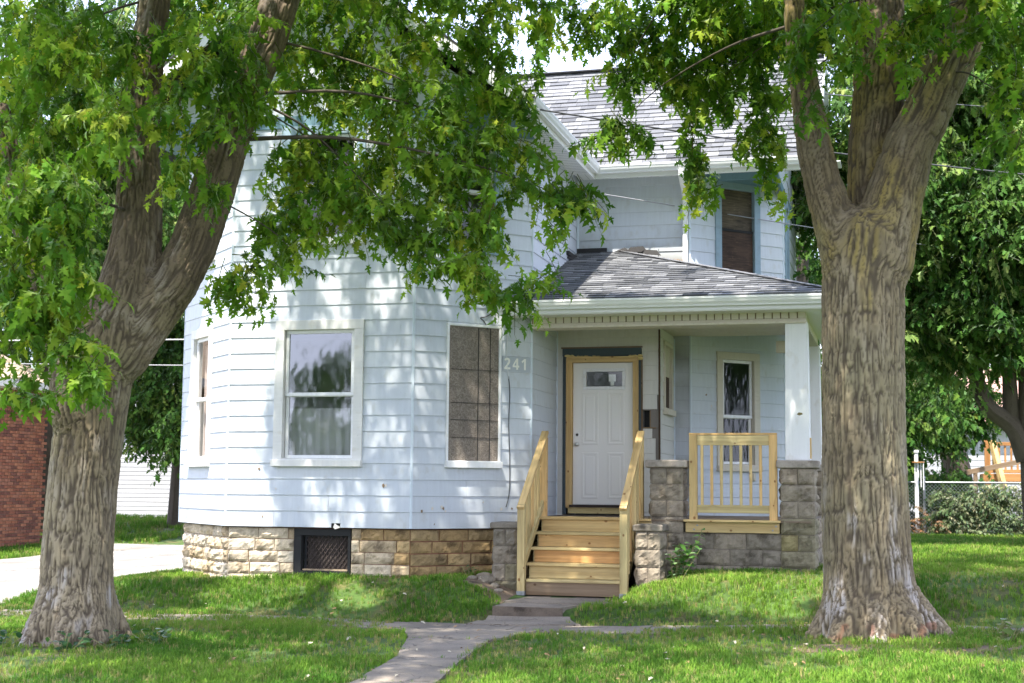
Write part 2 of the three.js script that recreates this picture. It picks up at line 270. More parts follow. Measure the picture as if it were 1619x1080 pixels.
{
  const walk = thing('path', 'cracked concrete front path leading to the wooden steps', null); walk.userData.kind = 'structure';
  const q = [[[-4.25, -9.2], [-3.45, -9.2], [-3.52, -10.9], [-4.20, -10.9]], [[-4.20, -10.92], [-3.52, -10.92], [-3.72, -12.3], [-4.36, -12.3]], [[-4.36, -12.32], [-3.72, -12.32], [-3.86, -13.7], [-4.72, -13.7]], [[-4.72, -13.72], [-3.86, -13.72], [-3.55, -14.62], [-5.12, -14.62]]];
  for (const s of q) { slab(walk, 'slab', s, 0.03, M.concrete); PATHS.push(s); }
  const up = [[-4.60, -15.30], [-3.30, -15.30], [-3.55, -15.86], [-4.50, -15.86]]; slab(walk, 'slab', up, 0.028, M.concrete); PATHS.push([[-4.75, -14.6], [-3.4, -14.6], [-3.55, -15.9], [-4.55, -15.9]]);
  const st = [[-4.44, -15.90], [-3.66, -15.90], [-3.5, -16.35], [-4.44, -16.35]]; slab(walk, 'step_slab', st, () => 0.012, M.concrete, 8, 0.24);
  mesh(walk, 'step_riser', bx(0.82, 0.125, 0.03), std({ color: rgb(0.17, 0.135, 0.105), map: T.stone, bumpMap: T.stoneBump, bumpScale: 0.006, roughness: 0.95 })).position.set(-4.05, -0.062, -15.895);
  const st2 = [[-4.46, -16.37], [-3.12, -16.37], [-3.06, -17.15], [-4.46, -17.15]]; slab(walk, 'slab', st2, (x, z) => 0.03 + 0.012 * (-16.37 - z), M.concrete, 8, 0.14);
  PATHS.push([[-4.48, -15.85], [-3.6, -15.85], [-3.08, -17.2], [-4.48, -17.2]]);
  const sw = thing('sidewalk', 'old sunken concrete sidewalk crossing in front of the house', null); sw.userData.kind = 'structure';
  for (let x = -16; x < 6; x += 1.5) { const a = x + 0.01, b = x + 1.49, w = 0.40; const s = [[a, walkZ(a) + w], [b, walkZ(b) + w], [b, walkZ(b) - w], [a, walkZ(a) - w]]; slab(sw, 'slab', s, 0.014, M.concrete, 6); const k = x < -5.6 ? 0.06 : x > -2.6 ? 0.13 : 0.42; PATHS.push([[a, walkZ(a) + k * 0.8], [b, walkZ(b) + k * 0.8], [b, walkZ(b) - k], [a, walkZ(a) - k]]); }
  const dw = thing('driveway', 'pale gravel driveway beside the house', null); dw.userData.kind = 'structure';
  const d1 = [[-15.7, -13], [-11.0, -13], [-10.9, -28.2], [-16.6, -28.2]]; slab(dw, 'driveway_surface', d1, 0.02, M.driveway, 24); PATHS.push(d1);
  const d2 = [[-40, -36.3], [-12, -36.3], [-12, -37.6], [-40, -37.6]]; slab(dw, 'alley_surface', d2, 0.02, M.driveway, 12); PATHS.push(d2);
  const road = thing('road', 'asphalt street in front of the house', null); road.userData.kind = 'structure';
  slab(road, 'road_surface', [[-60, 6], [60, 6], [60, -4], [-60, -4]], 0.03, std({ color: rgb(0.06, 0.06, 0.062), map: T.concrete, roughness: 0.95 }), 20);
}
{ // trodden bare earth
  const soil = thing('bare_soil', 'bare brown earth beside the steps, the path and the maples', null); soil.userData.kind = 'structure'; const bm = std({ color: rgb(0.20, 0.145, 0.10), map: T.stone, bumpMap: T.stoneBump, bumpScale: 0.012, roughness: 1 });
  for (const s of [[[-5.15, -16.75], [-4.46, -16.25], [-4.46, -17.3], [-5.3, -17.6]], [[-3.10, -16.85], [-2.7, -17.0], [-2.7, -17.5], [-3.10, -17.5]], [[-0.95, -13.45], [0.9, -13.35], [0.8, -12.9], [-0.8, -12.85]], [[0.45, -13.7], [1.3, -13.5], [1.25, -13.15], [0.5, -13.2]]]) slab(soil, 'earth', s, 0.012, bm, 8, 0.02);
  PATHS.push([[-5.05, -16.85], [-4.46, -16.35], [-4.46, -17.3], [-5.1, -17.5]]);
}
function inQuad(q, x, z) { let s = 0; for (let i = 0; i < 4; i++) { const a = q[i], b = q[(i + 1) % 4], c = (b[0] - a[0]) * (z - a[1]) - (b[1] - a[1]) * (x - a[0]); if (c === 0) continue; if (s === 0) s = Math.sign(c); else if (Math.sign(c) !== s) return false; } return true; }

// ---------------------------------------------------------------- the house
const SB = 0.825, EAVE = 6.10, COURSE = 0.2033;
const house = thing('house', 'pale blue two-storey clapboard house with angled bays and stone foundation', 'house');
function wallFrame(A, B) { const t = V(B[0] - A[0], 0, B[1] - A[1]), L = t.length(); t.normalize(); const up = V(0, 1, 0), n = t.clone().cross(up); return { m: new THREE.Matrix4().makeBasis(t, up, n).setPosition(A[0], 0, A[1]), L, n, t, A }; }
function put(o, F) { F.m.decompose(o.position, o.quaternion, o.scale); return o; }
function boardGeo(s0, s1, y0, y1, q, stain) {                  // one lap board in wall coordinates, wedge-shaped
  const w = s1 - s0, h = y1 - y0, zb = 0.020, zt = 0.008, ch = 0.003, n = Math.max(1, Math.round(w / 0.5));
  const prof = [[0, 0.001], [zb - ch, 0], [zb, ch], [zt, h], [0, h]];
  const pos = [], uv = [], idx = [], col = [], ou = rr(0, 9, q), ov = rr(0, 9, q);
  for (let i = 0; i <= n; i++) { const wob = 0.0014 * vnoise(i * 0.9 + ou * 3, y0 * 7, 1.5), out = 0.0007 * vnoise(i * 0.7 + ou, y0 * 3, 8.5); prof.forEach(([z, y], k) => { pos.push(s0 + w * i / n, y0 + y + (k < 3 ? wob : 0), z + (k > 0 && k < 4 ? out : 0)); uv.push(s0 + w * i / n + ou, y0 + y * 1.0 + ov); const d = stain ? stain(s0 + w * i / n, y0 + y) : 0; col.push(1 - d, 1 - d * 1.03, 1 - d * 1.12); }); }
  const K = prof.length; for (let i = 0; i < n; i++) for (let k = 0; k < K - 1; k++) { const a = i * K + k; idx.push(a, a + K, a + 1, a + 1, a + K, a + K + 1); }
  const e0 = 0, e1 = n * K; for (let k = 1; k < K - 1; k++) { idx.push(e0, e0 + k, e0 + k + 1, e1, e1 + k + 1, e1 + k); }
  return flat(geoFrom(pos, idx, uv, col));
}
function sidedWall(parent, name, A, B, y0, y1, holes, opt = {}) {   // a wall with its boards as children; holes [s0, s1, y0, y1]
  const F = wallFrame(A, B), q = rng(Math.round((A[0] * 31 + A[1] * 77 + y0 * 13) * 100)), base = opt.base ?? SB;
  // sheathing with openings
  const sh = new THREE.Shape([[0, y0], [F.L, y0], [F.L, y1], [0, y1]].map(([a, b]) => new THREE.Vector2(a, b)));
  for (const [a, b, c, d] of holes) sh.holes.push(new THREE.Path([[a, c], [a, d], [b, d], [b, c]].map(([u, v]) => new THREE.Vector2(u, v))));
  const g = new THREE.ExtrudeGeometry(sh, { depth: 0.12, bevelEnabled: false }); g.translate(0, 0, -0.121);
  const w = put(mesh(parent, name, g, opt.sheath ?? M.sheath), F);
  if (opt.bare) return { w, F };
  const mats = opt.mats ?? M.siding;
  for (let y = base; y < y1 - 0.01; y += COURSE) {
    if (y + COURSE <= y0 + 0.02) continue; const a = Math.max(y, y0), b = Math.min(y + COURSE, y1); let parts = [[0.004, F.L - 0.004, a, b]];
    for (const [h0, h1, c, d] of holes) { const nx = []; for (const [p, r, e, f] of parts) { if (r <= h0 || p >= h1 || f <= c || e >= d) { nx.push([p, r, e, f]); continue; } if (p < h0) nx.push([p, h0, e, f]); if (r > h1) nx.push([h1, r, e, f]); const m0 = Math.max(p, h0), m1 = Math.min(r, h1); if (e < c - 0.01) nx.push([m0, m1, e, c]); if (f > d + 0.01) nx.push([m0, m1, d, f]); } parts = nx; }
    if (opt.cut) parts = parts.flatMap((p) => opt.cut(p));
    for (const [p, r, e, f] of parts) {
      if (r - p < 0.02 || f - e < 0.012) continue; const pieces = []; const j = (opt.joints ?? 0.4) > q() && r - p > 1.0 ? p + (r - p) * rr(0.25, 0.75, q) : null;
      if (j) pieces.push([p, j - 0.0015], [j + 0.0015, r]); else pieces.push([p, r]);
      for (const [u, v] of pieces) mesh(w, 'siding_board', boardGeo(u, v, e + 0.0015, f - 0.001 + 0.004, q, opt.stain), mats[Math.floor(q() * mats.length)]);
    }
  }
  return { w, F };
}
const P = { LB: [-9.77, -25.2], LF: [-9.77, -18.37], FL: [-8.37, -16.97], FR: [-5.838, -16.97], RS: [-4.61, -18.198], RB: [-4.61, -20.95], VR: [-3.13, -19.65], VB: [-3.13, -20.95], BK: [-2.88, -20.95], RF: [-1.60, -22.23], RR: [-1.60, -25.2] };
const facetL = Math.hypot(1.4, 1.4), facetR = Math.hypot(1.228, 1.228), facetB = Math.hypot(1.28, 1.28);
// dirt splashed low and stains run under the sills: a slow random mottling of the paint
const grime = (k) => (s, y) => clamp(k * (0.035 + 0.14 * smooth(1.25, 0.8, y)) * (0.5 + 1.2 * Math.max(0, fbm(s * 2.1, y * 1.3, k, 3) + 0.15)), 0, 0.5);
const walls = {};
walls.left = sidedWall(house, 'side_wall', P.LB, P.LF, SB, EAVE, [], { stain: grime(1), joints: 0 });
walls.fl = sidedWall(house, 'bay_wall', P.LF, P.FL, SB, EAVE, [[0.42, 1.28, 1.62, 3.46], [0.44, 1.28, 4.40, 6.0]], { stain: grime(1) });
const chip = ([p, r, e, f]) => (e < SB + 0.05 && p < 1.55 && r > 1.55) ? [[p, 1.475, e, f], [1.475, 1.60, e + 0.055, f], [1.60, r, e, f]] : [[p, r, e, f]];
walls.front = sidedWall(house, 'bay_wall', P.FL, P.FR, SB, EAVE, [[0.70, 1.82, 1.63, 3.44], [0.70, 1.82, 4.55, 6.0]], { stain: grime(1), joints: 0.3, cut: chip });
walls.fr = sidedWall(house, 'bay_wall', P.FR, P.RS, SB, EAVE, [[0.48, 1.24, 1.63, 3.43], [0.46, 1.24, 4.42, 6.0]], { stain: grime(1.2), joints: 0.2 });
walls.side = sidedWall(house, 'side_wall', P.RS, P.RB, SB, EAVE, [], { stain: grime(0.6), joints: 0.12 });
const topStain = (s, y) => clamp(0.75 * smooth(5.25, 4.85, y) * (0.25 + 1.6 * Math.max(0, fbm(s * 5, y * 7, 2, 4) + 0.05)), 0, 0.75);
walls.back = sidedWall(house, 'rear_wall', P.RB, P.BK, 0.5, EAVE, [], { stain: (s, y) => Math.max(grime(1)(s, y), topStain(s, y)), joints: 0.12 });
walls.vest = sidedWall(house, 'entry_wall', [-4.61, -19.65], P.VR, 0.97, 3.60, [[0.10, 1.235, 0.98, 3.31], [1.25, 1.43, 2.20, 2.44]], { stain: grime(0.8), joints: 0, mats: [M.sidingBeige = std({ color: rgb(0.66, 0.645, 0.60), map: T.paint, roughness: 0.7, vertexColors: true })], cut: ([p, r, e, f]) => (r > 1.4 && e > 0.9 && e < 2.6) ? [[p, r - (e < 2.1 && e > 1.5 ? 0.05 : 0.028), e, f]] : [[p, r, e, f]] });  // entry walls in a warm beige paint
walls.vside = sidedWall(house, 'entry_wall', P.VR, P.VB, 0.97, 3.60, [[0.30, 1.0, 2.45, 3.42]], { stain: grime(0.8), joints: 0, mats: [M.sidingBeige] });
walls.rf = sidedWall(house, 'bay_wall', P.BK, P.RF, 0.5, EAVE, [[0.53, 1.22, 1.66, 3.34], [0.50, 1.31, 4.45, 6.0]], { stain: grime(0.9), joints: 0 });
walls.rside = sidedWall(house, 'side_wall', P.RF, P.RR, 0.5, EAVE, [[0.25, 0.95, 4.5, 5.9]], { stain: grime(1), joints: 0 });
walls.rear = sidedWall(house, 'rear_wall', P.RR, P.LB, 0.3, EAVE, [], { bare: true, sheath: M.sidingDull });
// corner trim strips
for (const [k, y0, y1] of [['LF', SB, EAVE], ['FL', SB, EAVE], ['FR', SB, EAVE], ['RS', SB, EAVE], ['BK', 3.7, EAVE], ['RF', 0.5, EAVE], ['RB', 4.8, EAVE]]) { const inner = k === 'RB'; place(mesh(house, 'corner_trim', rb(0.034, y1 - y0 - 0.004, 0.034, 0.006), M.cornerTrim), P[k][0] + (inner ? 0.03 : 0.002), (y0 + y1) / 2, P[k][1] + (inner ? 0.03 : 0.004), Math.PI / 8); }
place(mesh(house, 'corner_trim', rb(0.03, 2.6, 0.03, 0.005), M.cornerTrim), -4.595, 2.27, -19.635);
place(mesh(house, 'corner_trim', rb(0.022, 2.6, 0.05, 0.004), M.darkWood), -3.128, 2.27, -19.643);
place(mesh(house, 'corner_trim', rb(0.03, 2.6, 0.03, 0.005), M.cornerTrim), -3.115, 2.27, -20.93);
place(mesh(house, 'corner_trim', rb(0.03, 2.7, 0.03, 0.005), M.cornerTrim), -2.87, 2.27, -20.93);
// broken siding over the basement window
{ const sh = new THREE.Shape([[0.01, 0], [0.03, 0.06], [0.055, 0.03], [0.12, 0.0], [0.06, -0.012], [0.035, -0.022]].map((p) => new THREE.Vector2(...p))); const g = new THREE.ExtrudeGeometry(sh, { depth: 0.004, bevelEnabled: false }); place(mesh(house, 'siding_scrap', g, M.whiteOld), -6.875, SB + 0.005, -16.950, 0.2); place(mesh(house, 'siding_gap', bx(0.14, 0.06, 0.004), M.black), -6.83, SB + 0.026, -16.967); }
{ // paint chips
  const q = rng(314); for (const [F, s0, s1, y0, y1, n] of [[walls.fr.F, 0.08, 0.5, 0.85, 1.12, 6], [walls.fr.F, 1.0, 1.7, 0.84, 1.2, 5], [walls.front.F, 0.2, 2.4, 0.85, 1.6, 5], [walls.rf.F, 0.2, 0.5, 2.6, 2.9, 2]]) for (let i = 0; i < n; i++) { const k = 5 + Math.floor(q() * 3), r = rr(0.010, 0.026, q), sh = new THREE.Shape(Array.from({ length: k }, (_, j) => { const a = j / k * 6.283, e = r * rr(0.4, 1.1, q); return new THREE.Vector2(Math.cos(a) * e, Math.sin(a) * e * 1.3); })); const y = rr(y0, y1, q), row = Math.floor((y - SB) / COURSE), m = mesh(house, 'paint_chip', new THREE.ExtrudeGeometry(sh, { depth: 0.002, bevelEnabled: false }), q() < 0.5 ? M.oldPlank : M.cream); m.matrix.copy(F.m).multiply(new THREE.Matrix4().makeTranslation(rr(s0, s1, q), Math.min(y, SB + row * COURSE + 0.13), 0.0215)); m.matrix.decompose(m.position, m.quaternion, m.scale); }
}
// windows: casing mesh with sash, pane, sill as its children
function ring(w, h, t, d, r = 0.004) { return merge([rb(w, t, d, r).translate(0, h / 2 - t / 2, 0), rb(w, t, d, r).translate(0, -h / 2 + t / 2, 0), rb(t, h - 2 * t - 0.002, d, r).translate(-w / 2 + t / 2, 0, 0), rb(t, h - 2 * t - 0.002, d, r).translate(w / 2 - t / 2, 0, 0)]); }
function windowUnit(F, s0, s1, y0, y1, o = {}) {               // outer casing rectangle in wall coordinates
  const c = o.casing ?? 0.125, cm = o.mat ?? M.whiteOld, cs = (s0 + s1) / 2, cw = s1 - s0, ch = y1 - y0, g = [];
  g.push(rb(c, ch - c - 0.002, 0.035).translate(s0 + c / 2 - cs, -c / 2, 0), rb(c, ch - c - 0.002, 0.035).translate(s1 - c / 2 - cs, -c / 2, 0), rb(cw, c, 0.037).translate(0, ch / 2 - c / 2, 0));
  const iw = cw - 2 * c, y0i = y0 + (o.sill ?? 0.09), ih = y1 - c - y0i, jd = 0.13;
  g.push(bx(0.02, ih, jd).translate(-iw / 2 - 0.008, (y0i + y1 - c) / 2 - (y0 + y1) / 2, -0.055), bx(0.02, ih, jd).translate(iw / 2 + 0.008, (y0i + y1 - c) / 2 - (y0 + y1) / 2, -0.055), bx(iw + 0.02, 0.02, jd).translate(0, ch / 2 - c + 0.008, -0.055));
  const win = mesh(house, 'window', merge(g), cm); win.matrix.copy(F.m).multiply(new THREE.Matrix4().makeTranslation(cs, (y0 + y1) / 2, 0.022)); win.matrix.decompose(win.position, win.quaternion, win.scale);
  const yo = (y0 + y1) / 2;
  if (!o.noSill) { const si = mesh(win, 'sill', rb(cw + 0.02, 0.085, 0.10, 0.006), o.sillMat ?? cm); si.position.set(0, y0 + 0.042 - yo, 0.012); const st = mesh(win, 'stool', bx(iw, 0.03, 0.14), o.sillMat ?? cm); st.rotation.x = 0.16; st.position.set(0, y0i + 0.004 - yo, -0.05); }
  if (o.boards) { for (const [a, b, m, z] of o.boards) { const p = mesh(win, 'board', bx(iw + 0.004, b - a, 0.012), m); p.position.set(0, (a + b) / 2 - yo, z ?? -0.04); } return win; }
  const mid = o.mid ?? (y0i + (y1 - c)) / 2, fw = o.frame ?? 0.045, sm = o.sash ?? M.white;
  for (const [a, b, z] of [[y0i + 0.012, mid + 0.018, -0.075], [mid - 0.018, y1 - c - 0.004, -0.045]]) {
    const up = z > -0.06, s = mesh(win, 'sash', ring(iw - 0.02, b - a, fw, 0.028), sm); s.position.set(0, (a + b) / 2 - yo, z);
    const p = mesh(win, 'pane', new THREE.PlaneGeometry(iw - 0.02 - 2 * fw + 0.01, b - a - 2 * fw + 0.01), (up ? o.glass : o.glassLow ?? o.glass) ?? M.glassFlat); wallUV(p.geometry); p.position.set(0, (a + b) / 2 - yo, z - 0.004);
  }
  if (o.tone_sheet) { const n = 40, W = iw, H = o.tone_sheet[1] - o.tone_sheet[0], pos = [], idx = [], uv = []; for (let i = 0; i <= n; i++) { const x = -W / 2 + W * i / n, z = -0.17 + 0.018 * Math.sin(i * 1.1) + 0.008 * Math.sin(i * 2.7); pos.push(x, o.tone_sheet[0] - yo, z, x, o.tone_sheet[1] - yo, z); uv.push(x, 0, x, H); } for (let i = 0; i < n; i++) idx.push(i * 2, i * 2 + 2, i * 2 + 1, i * 2 + 1, i * 2 + 2, i * 2 + 3); mesh(win, 'tone_sheet', geoFrom(pos, idx, uv), o.tone_sheet[2]); }
  return win;
}
const curtainWhite = new THREE.MeshPhysicalMaterial({ color: rgb(0.62, 0.58, 0.56), transmission: 0.35, thickness: 0, roughness: 0.95, side: THREE.DoubleSide });
const roofReflection = new THREE.MeshPhysicalMaterial({ color: rgb(0.60, 0.47, 0.42), transmission: 0.3, thickness: 0, roughness: 0.95, side: THREE.DoubleSide });
windowUnit(walls.front.F, 0.653, 1.872, 1.597, 3.482, { glass: M.glassWavy, glassLow: M.glassWavy, mid: 2.52, tone_sheet: [1.72, 2.35, std({ color: rgb(0.42, 0.40, 0.385), roughness: 0.95 })] });  // grey sheet added so the lower panes look hazy
windowUnit(walls.fl.F, 0.40, 1.30, 1.597, 3.50, { glass: M.glass, mid: 2.52, tone_sheet: [1.72, 3.3, roofReflection] });  // pink sheet puts the brick roof reflection into these panes
windowUnit(walls.front.F, 0.67, 1.85, 4.46, 6.05, { mat: M.blueTrim, sillMat: M.whiteOld, mid: 5.25 });
windowUnit(walls.fl.F, 0.42, 1.30, 4.40, 6.02, { mat: M.blueTrim, sillMat: M.whiteOld, mid: 5.2 });
windowUnit(walls.fr.F, 0.44, 1.275, 4.38, 6.02, { mat: M.blueTrim, sash: M.whiteOld, glass: M.glass, mid: 5.2 });
windowUnit(walls.rf.F, 0.48, 1.30, 1.62, 3.41, { mat: M.creamTrim, glass: M.glassFlat, mid: 2.44, casing: 0.11, tone_sheet: [1.75, 2.45, std({ color: rgb(0.03, 0.03, 0.035), roughness: 0.9 })] });
windowUnit(walls.rf.F, 0.47, 1.335, 4.42, 6.03, { mat: M.blueTrim, noSill: true, casing: 0.115, sill: 0.02, boards: [[4.4, 5.28, M.boardBrown], [5.28, 5.92, M.boardGrey, -0.055], [5.26, 5.30, M.black, -0.03]] });
windowUnit(walls.rside.F, 0.22, 0.98, 4.45, 5.95, { mat: M.blueTrim });
{ // boarded window beside the porch: strand board held with a white frame
  const w = windowUnit(walls.fr.F, 0.465, 1.262, 1.597, 3.452, { mat: M.white, casing: 0.032, sill: 0.08, boards: [[1.67, 3.43, M.osb, -0.006]] }); w.userData.label = 'boarded window covered with weathered strand board';
  for (const y of [2.86, 2.43, 2.21, 1.985]) mesh(w, 'wire', bx(0.70, 0.006, 0.006), M.black).position.set(0.015, y - 2.5245, 0.006);
  for (const x of [0.06, 0.235]) mesh(w, 'wire', bx(0.006, 1.72, 0.006), M.black).position.set(x, 0.025, 0.0075);
}
windowUnit(walls.vside.F, 0.28, 1.02, 2.40, 3.45, { mat: M.creamTrim, casing: 0.06, boards: [[2.49, 2.96, M.boardBrown], [2.96, 3.39, M.creamTrim, -0.03]] });
// hole in the siding right of the door
{ const F = walls.vest.F; const g = mesh(house, 'wall_cavity', bx(0.22, 0.25, 0.01), M.black); put(g, F); g.position.add(V(1.335, 2.32, -0.10)); const s = mesh(house, 'wall_stud', bx(0.09, 0.24, 0.05), M.oldPlank); s.position.set(-4.61 + 1.385, 2.32, -19.69); const l = mesh(house, 'lath', bx(0.2, 0.018, 0.03), M.oldPlank); l.position.set(-4.61 + 1.335, 2.195, -19.635); const c = mesh(house, 'siding_gap', bx(0.10, 0.11, 0.012), M.black); c.position.set(-3.2, 1.335, -19.638); }
// entry door
{
  const x0 = -4.361, x1 = -3.497, cx = (x0 + x1) / 2, w = x1 - x0, y0 = 1.125, y1 = 3.112, z = -19.665;
  const lite = [-4.172, -3.655, 2.772, 2.996];
  const sh = new THREE.Shape([[x0 + 0.003, y0], [x1 - 0.003, y0], [x1 - 0.003, y1], [x0 + 0.003, y1]].map((p) => new THREE.Vector2(...p)));
  sh.holes.push(new THREE.Path([[lite[0], lite[2]], [lite[0], lite[3]], [lite[1], lite[3]], [lite[1], lite[2]]].map((p) => new THREE.Vector2(...p))));
  const g = new THREE.ExtrudeGeometry(sh, { depth: 0.04, bevelEnabled: true, bevelSize: 0.002, bevelThickness: 0.002, bevelSegments: 1 }); g.translate(0, 0, z - 0.02);
  const d = mesh(house, 'door', g, M.door);
  const lr = mesh(d, 'lite_frame', ring(lite[1] - lite[0] + 0.09, lite[3] - lite[2] + 0.075, 0.045, 0.022, 0.006), M.white); lr.position.set((lite[0] + lite[1]) / 2, (lite[2] + lite[3]) / 2, z + 0.03);
  const lp = mesh(d, 'pane', new THREE.PlaneGeometry(lite[1] - lite[0], lite[3] - lite[2]), M.glass); lp.position.set((lite[0] + lite[1]) / 2, (lite[2] + lite[3]) / 2, z + 0.008);
  mesh(d, 'sticker', bx(0.10, 0.10, 0.002), M.white).position.set(-3.80, 2.90, z + 0.003); mesh(d, 'sticker', bx(0.045, 0.06, 0.002), M.white).position.set(-3.80, 2.82, z + 0.003);
  for (const [px, py, pw_, ph] of [[-4.115, 2.33, 0.155, 0.66], [-3.745, 2.33, 0.155, 0.66], [-4.115, 1.53, 0.155, 0.56], [-3.745, 1.53, 0.155, 0.56]]) {
    const o = new THREE.Shape([[-0.5, -0.5], [0.5, -0.5], [0.5, 0.5], [-0.5, 0.5]].map(([a, b]) => new THREE.Vector2(a * (pw_ + 0.07), b * (ph + 0.07)))); o.holes.push(new THREE.Path([[-0.5, -0.5], [-0.5, 0.5], [0.5, 0.5], [0.5, -0.5]].map(([a, b]) => new THREE.Vector2(a * (pw_ + 0.028), b * (ph + 0.028)))));
    const m = mesh(d, 'panel_moulding', new THREE.ExtrudeGeometry(o, { depth: 0.004, bevelEnabled: true, bevelSize: 0.006, bevelThickness: 0.008, bevelSegments: 2 }), M.door); m.position.set(px, py, z + 0.018);
    mesh(d, 'panel', new RoundedBoxGeometry(pw_ - 0.03, ph - 0.03, 0.02, 2, 0.008), M.door).position.set(px, py, z + 0.02);
  }
  for (const [y, r] of [[2.10, 0.031], [1.965, 0.033]]) { const ro = mesh(d, 'rosette', new THREE.CylinderGeometry(r, r, 0.012, 24), M.steel); ro.rotation.x = Math.PI / 2; ro.position.set(-4.297, y, z + 0.03); }
  const kn = mesh(d, 'handle', new THREE.LatheGeometry([[0, 0], [0.012, 0], [0.012, 0.02], [0.026, 0.034], [0.03, 0.048], [0.024, 0.06], [0, 0.064]].map((p) => new THREE.Vector2(...p)), 20), M.steel); kn.rotation.x = Math.PI / 2; kn.position.set(-4.297, 1.965, z + 0.03);
  const lk = mesh(d, 'lock', new THREE.LatheGeometry([[0, 0], [0.02, 0], [0.018, 0.014], [0.006, 0.016], [0, 0.016]].map((p) => new THREE.Vector2(...p)), 20), M.rust); lk.rotation.x = Math.PI / 2; lk.position.set(-4.297, 2.10, z + 0.032);
  // raw pine brick mould, dark old trim, foam, threshold
  const fm = mesh(house, 'door_frame', merge([rb(0.078, 2.07, 0.11).translate(x0 - 0.042, 2.11, z + 0.04), rb(0.078, 2.07, 0.11).translate(x1 + 0.042, 2.11, z + 0.04), rb(w + 0.162, 0.078, 0.11).translate(cx, y1 + 0.043 + 0.002, z + 0.041)]), M.pineYellow);
  mesh(fm, 'moulding', merge([rb(0.022, 2.1, 0.03).translate(x0 - 0.072, 2.13, z + 0.105), rb(0.022, 2.1, 0.03).translate(x1 + 0.072, 2.13, z + 0.105), rb(w + 0.12, 0.022, 0.03).translate(cx, y1 + 0.073, z + 0.105)]), M.pineYellow);
  mesh(house, 'old_door_trim', merge([bx(1.125, 0.11, 0.05).translate(-3.945, 3.265, -19.63), bx(0.05, 2.22, 0.04).translate(-4.475, 2.10, -19.63), bx(0.032, 2.22, 0.04).translate(-3.40, 2.10, -19.63)]), M.tealDark);
  mesh(house, 'drip_cap', bx(1.16, 0.018, 0.07), M.oldPlank).position.set(-3.945, 3.328, -19.62);
  mesh(house, 'old_door_trim', bx(0.02, 2.2, 0.03), M.oldPlank).position.set(-3.372, 2.1, -19.632);
  for (const [fx, fy, k, L] of [[-4.40, 3.215, 5, 0.10], [-4.15, 3.203, 9, 0.5], [-3.46, 3.2, 6, 0.17], [-3.40, 3.165, 4, 0.05]]) { const gs = []; for (let i = 0; i < k * 2; i++) { const s = new THREE.IcosahedronGeometry(rr(0.012, 0.024), 2); s.scale(1.4, k === 9 ? 0.35 : 0.8, 0.8); s.translate(fx + rr(-L / 2, L / 2), fy + rr(-0.008, 0.008), z + 0.06 + rr(0, 0.03)); gs.push(s); } mesh(house, 'spray_foam', merge(gs), M.foam); }
  mesh(house, 'threshold', rb(w + 0.06, 0.03, 0.16), M.rust).position.set(cx, 1.105, z + 0.05);
  mesh(house, 'door_sill', bx(w + 0.1, 0.085, 0.09), M.pine[4]).position.set(cx, 1.042, z + 0.05);
}
// interior: floors and a partition so that the rooms are dark but real
for (const y of [0.86, 3.75, 6.02]) mesh(house, 'interior_floor', bx(4.9, 0.1, 6.9), M.interior).position.set(-7.19, y, -21.7);
for (const y of [0.86, 3.75]) mesh(house, 'interior_floor', bx(3.0, 0.1, 2.8), M.interior).position.set(-3.2, y, -23.75);
mesh(house, 'partition', bx(5.0, 5.2, 0.1), M.interior).position.set(-7.18, 3.42, -21.4);
// painted number
{
  const font = await new FontLoader().loadAsync('fonts/droid/droid_sans_bold.typeface.json');
  const F = walls.fr.F, n = mesh(house, 'house_number', (() => { const gs = []; let x = 0; for (const c of '241') { const g = new TextGeometry(c, { font, size: 0.150, depth: 0.002, curveSegments: 5, bevelEnabled: false }); g.computeBoundingBox(); const b = g.boundingBox; g.translate(-b.min.x + x, 0, 0); x += (b.max.x - b.min.x) * 1 + 0.036; gs.push(g); } return merge(gs); })(), std({ color: rgb(0.86, 0.84, 0.77), roughness: 0.8 }));
  const patch = mesh(house, 'number_patch', bx(0.42, 0.19, 0.003), M.siding[2]); patch.geometry.setAttribute('color', new THREE.Float32BufferAttribute(new Float32Array(patch.geometry.attributes.position.count * 3).fill(0.80), 3)); patch.matrix.copy(F.m).multiply(new THREE.Matrix4().makeTranslation(1.495, 2.965, 0.0245)); patch.matrix.decompose(patch.position, patch.quaternion, patch.scale);
  n.matrix.copy(F.m).multiply(new THREE.Matrix4().makeTranslation(1.31, 2.893, 0.027)); n.matrix.decompose(n.position, n.quaternion, n.scale); n.scale.set(0.92, 1, 1);
}
// ---------------------------------------------------------------- roofs
const TONES = [[0.175, 0.178, 0.186], [0.225, 0.228, 0.235], [0.135, 0.138, 0.147], [0.29, 0.292, 0.298], [0.158, 0.161, 0.17], [0.11, 0.113, 0.122], [0.20, 0.203, 0.21]];
function clipPoly(poly, clip) {                               // both as [u, v] lists, clip convex and counter-clockwise
  let out = poly;
  for (let i = 0; i < clip.length && out.length; i++) { const a = clip[i], b = clip[(i + 1) % clip.length], ins = (p) => (b[0] - a[0]) * (p[1] - a[1]) - (b[1] - a[1]) * (p[0] - a[0]) >= 0; const res = [];
    for (let k = 0; k < out.length; k++) { const p = out[k], q = out[(k + 1) % out.length], ip = ins(p), iq = ins(q); if (ip) res.push(p); if (ip !== iq) { const d1 = (b[0] - a[0]) * (p[1] - a[1]) - (b[1] - a[1]) * (p[0] - a[0]), d2 = (b[0] - a[0]) * (q[1] - a[1]) - (b[1] - a[1]) * (q[0] - a[0]), t = d1 / (d1 - d2); res.push([p[0] + (q[0] - p[0]) * t, p[1] + (q[1] - p[1]) * t]); } }
    out = res; }
  return out;
}
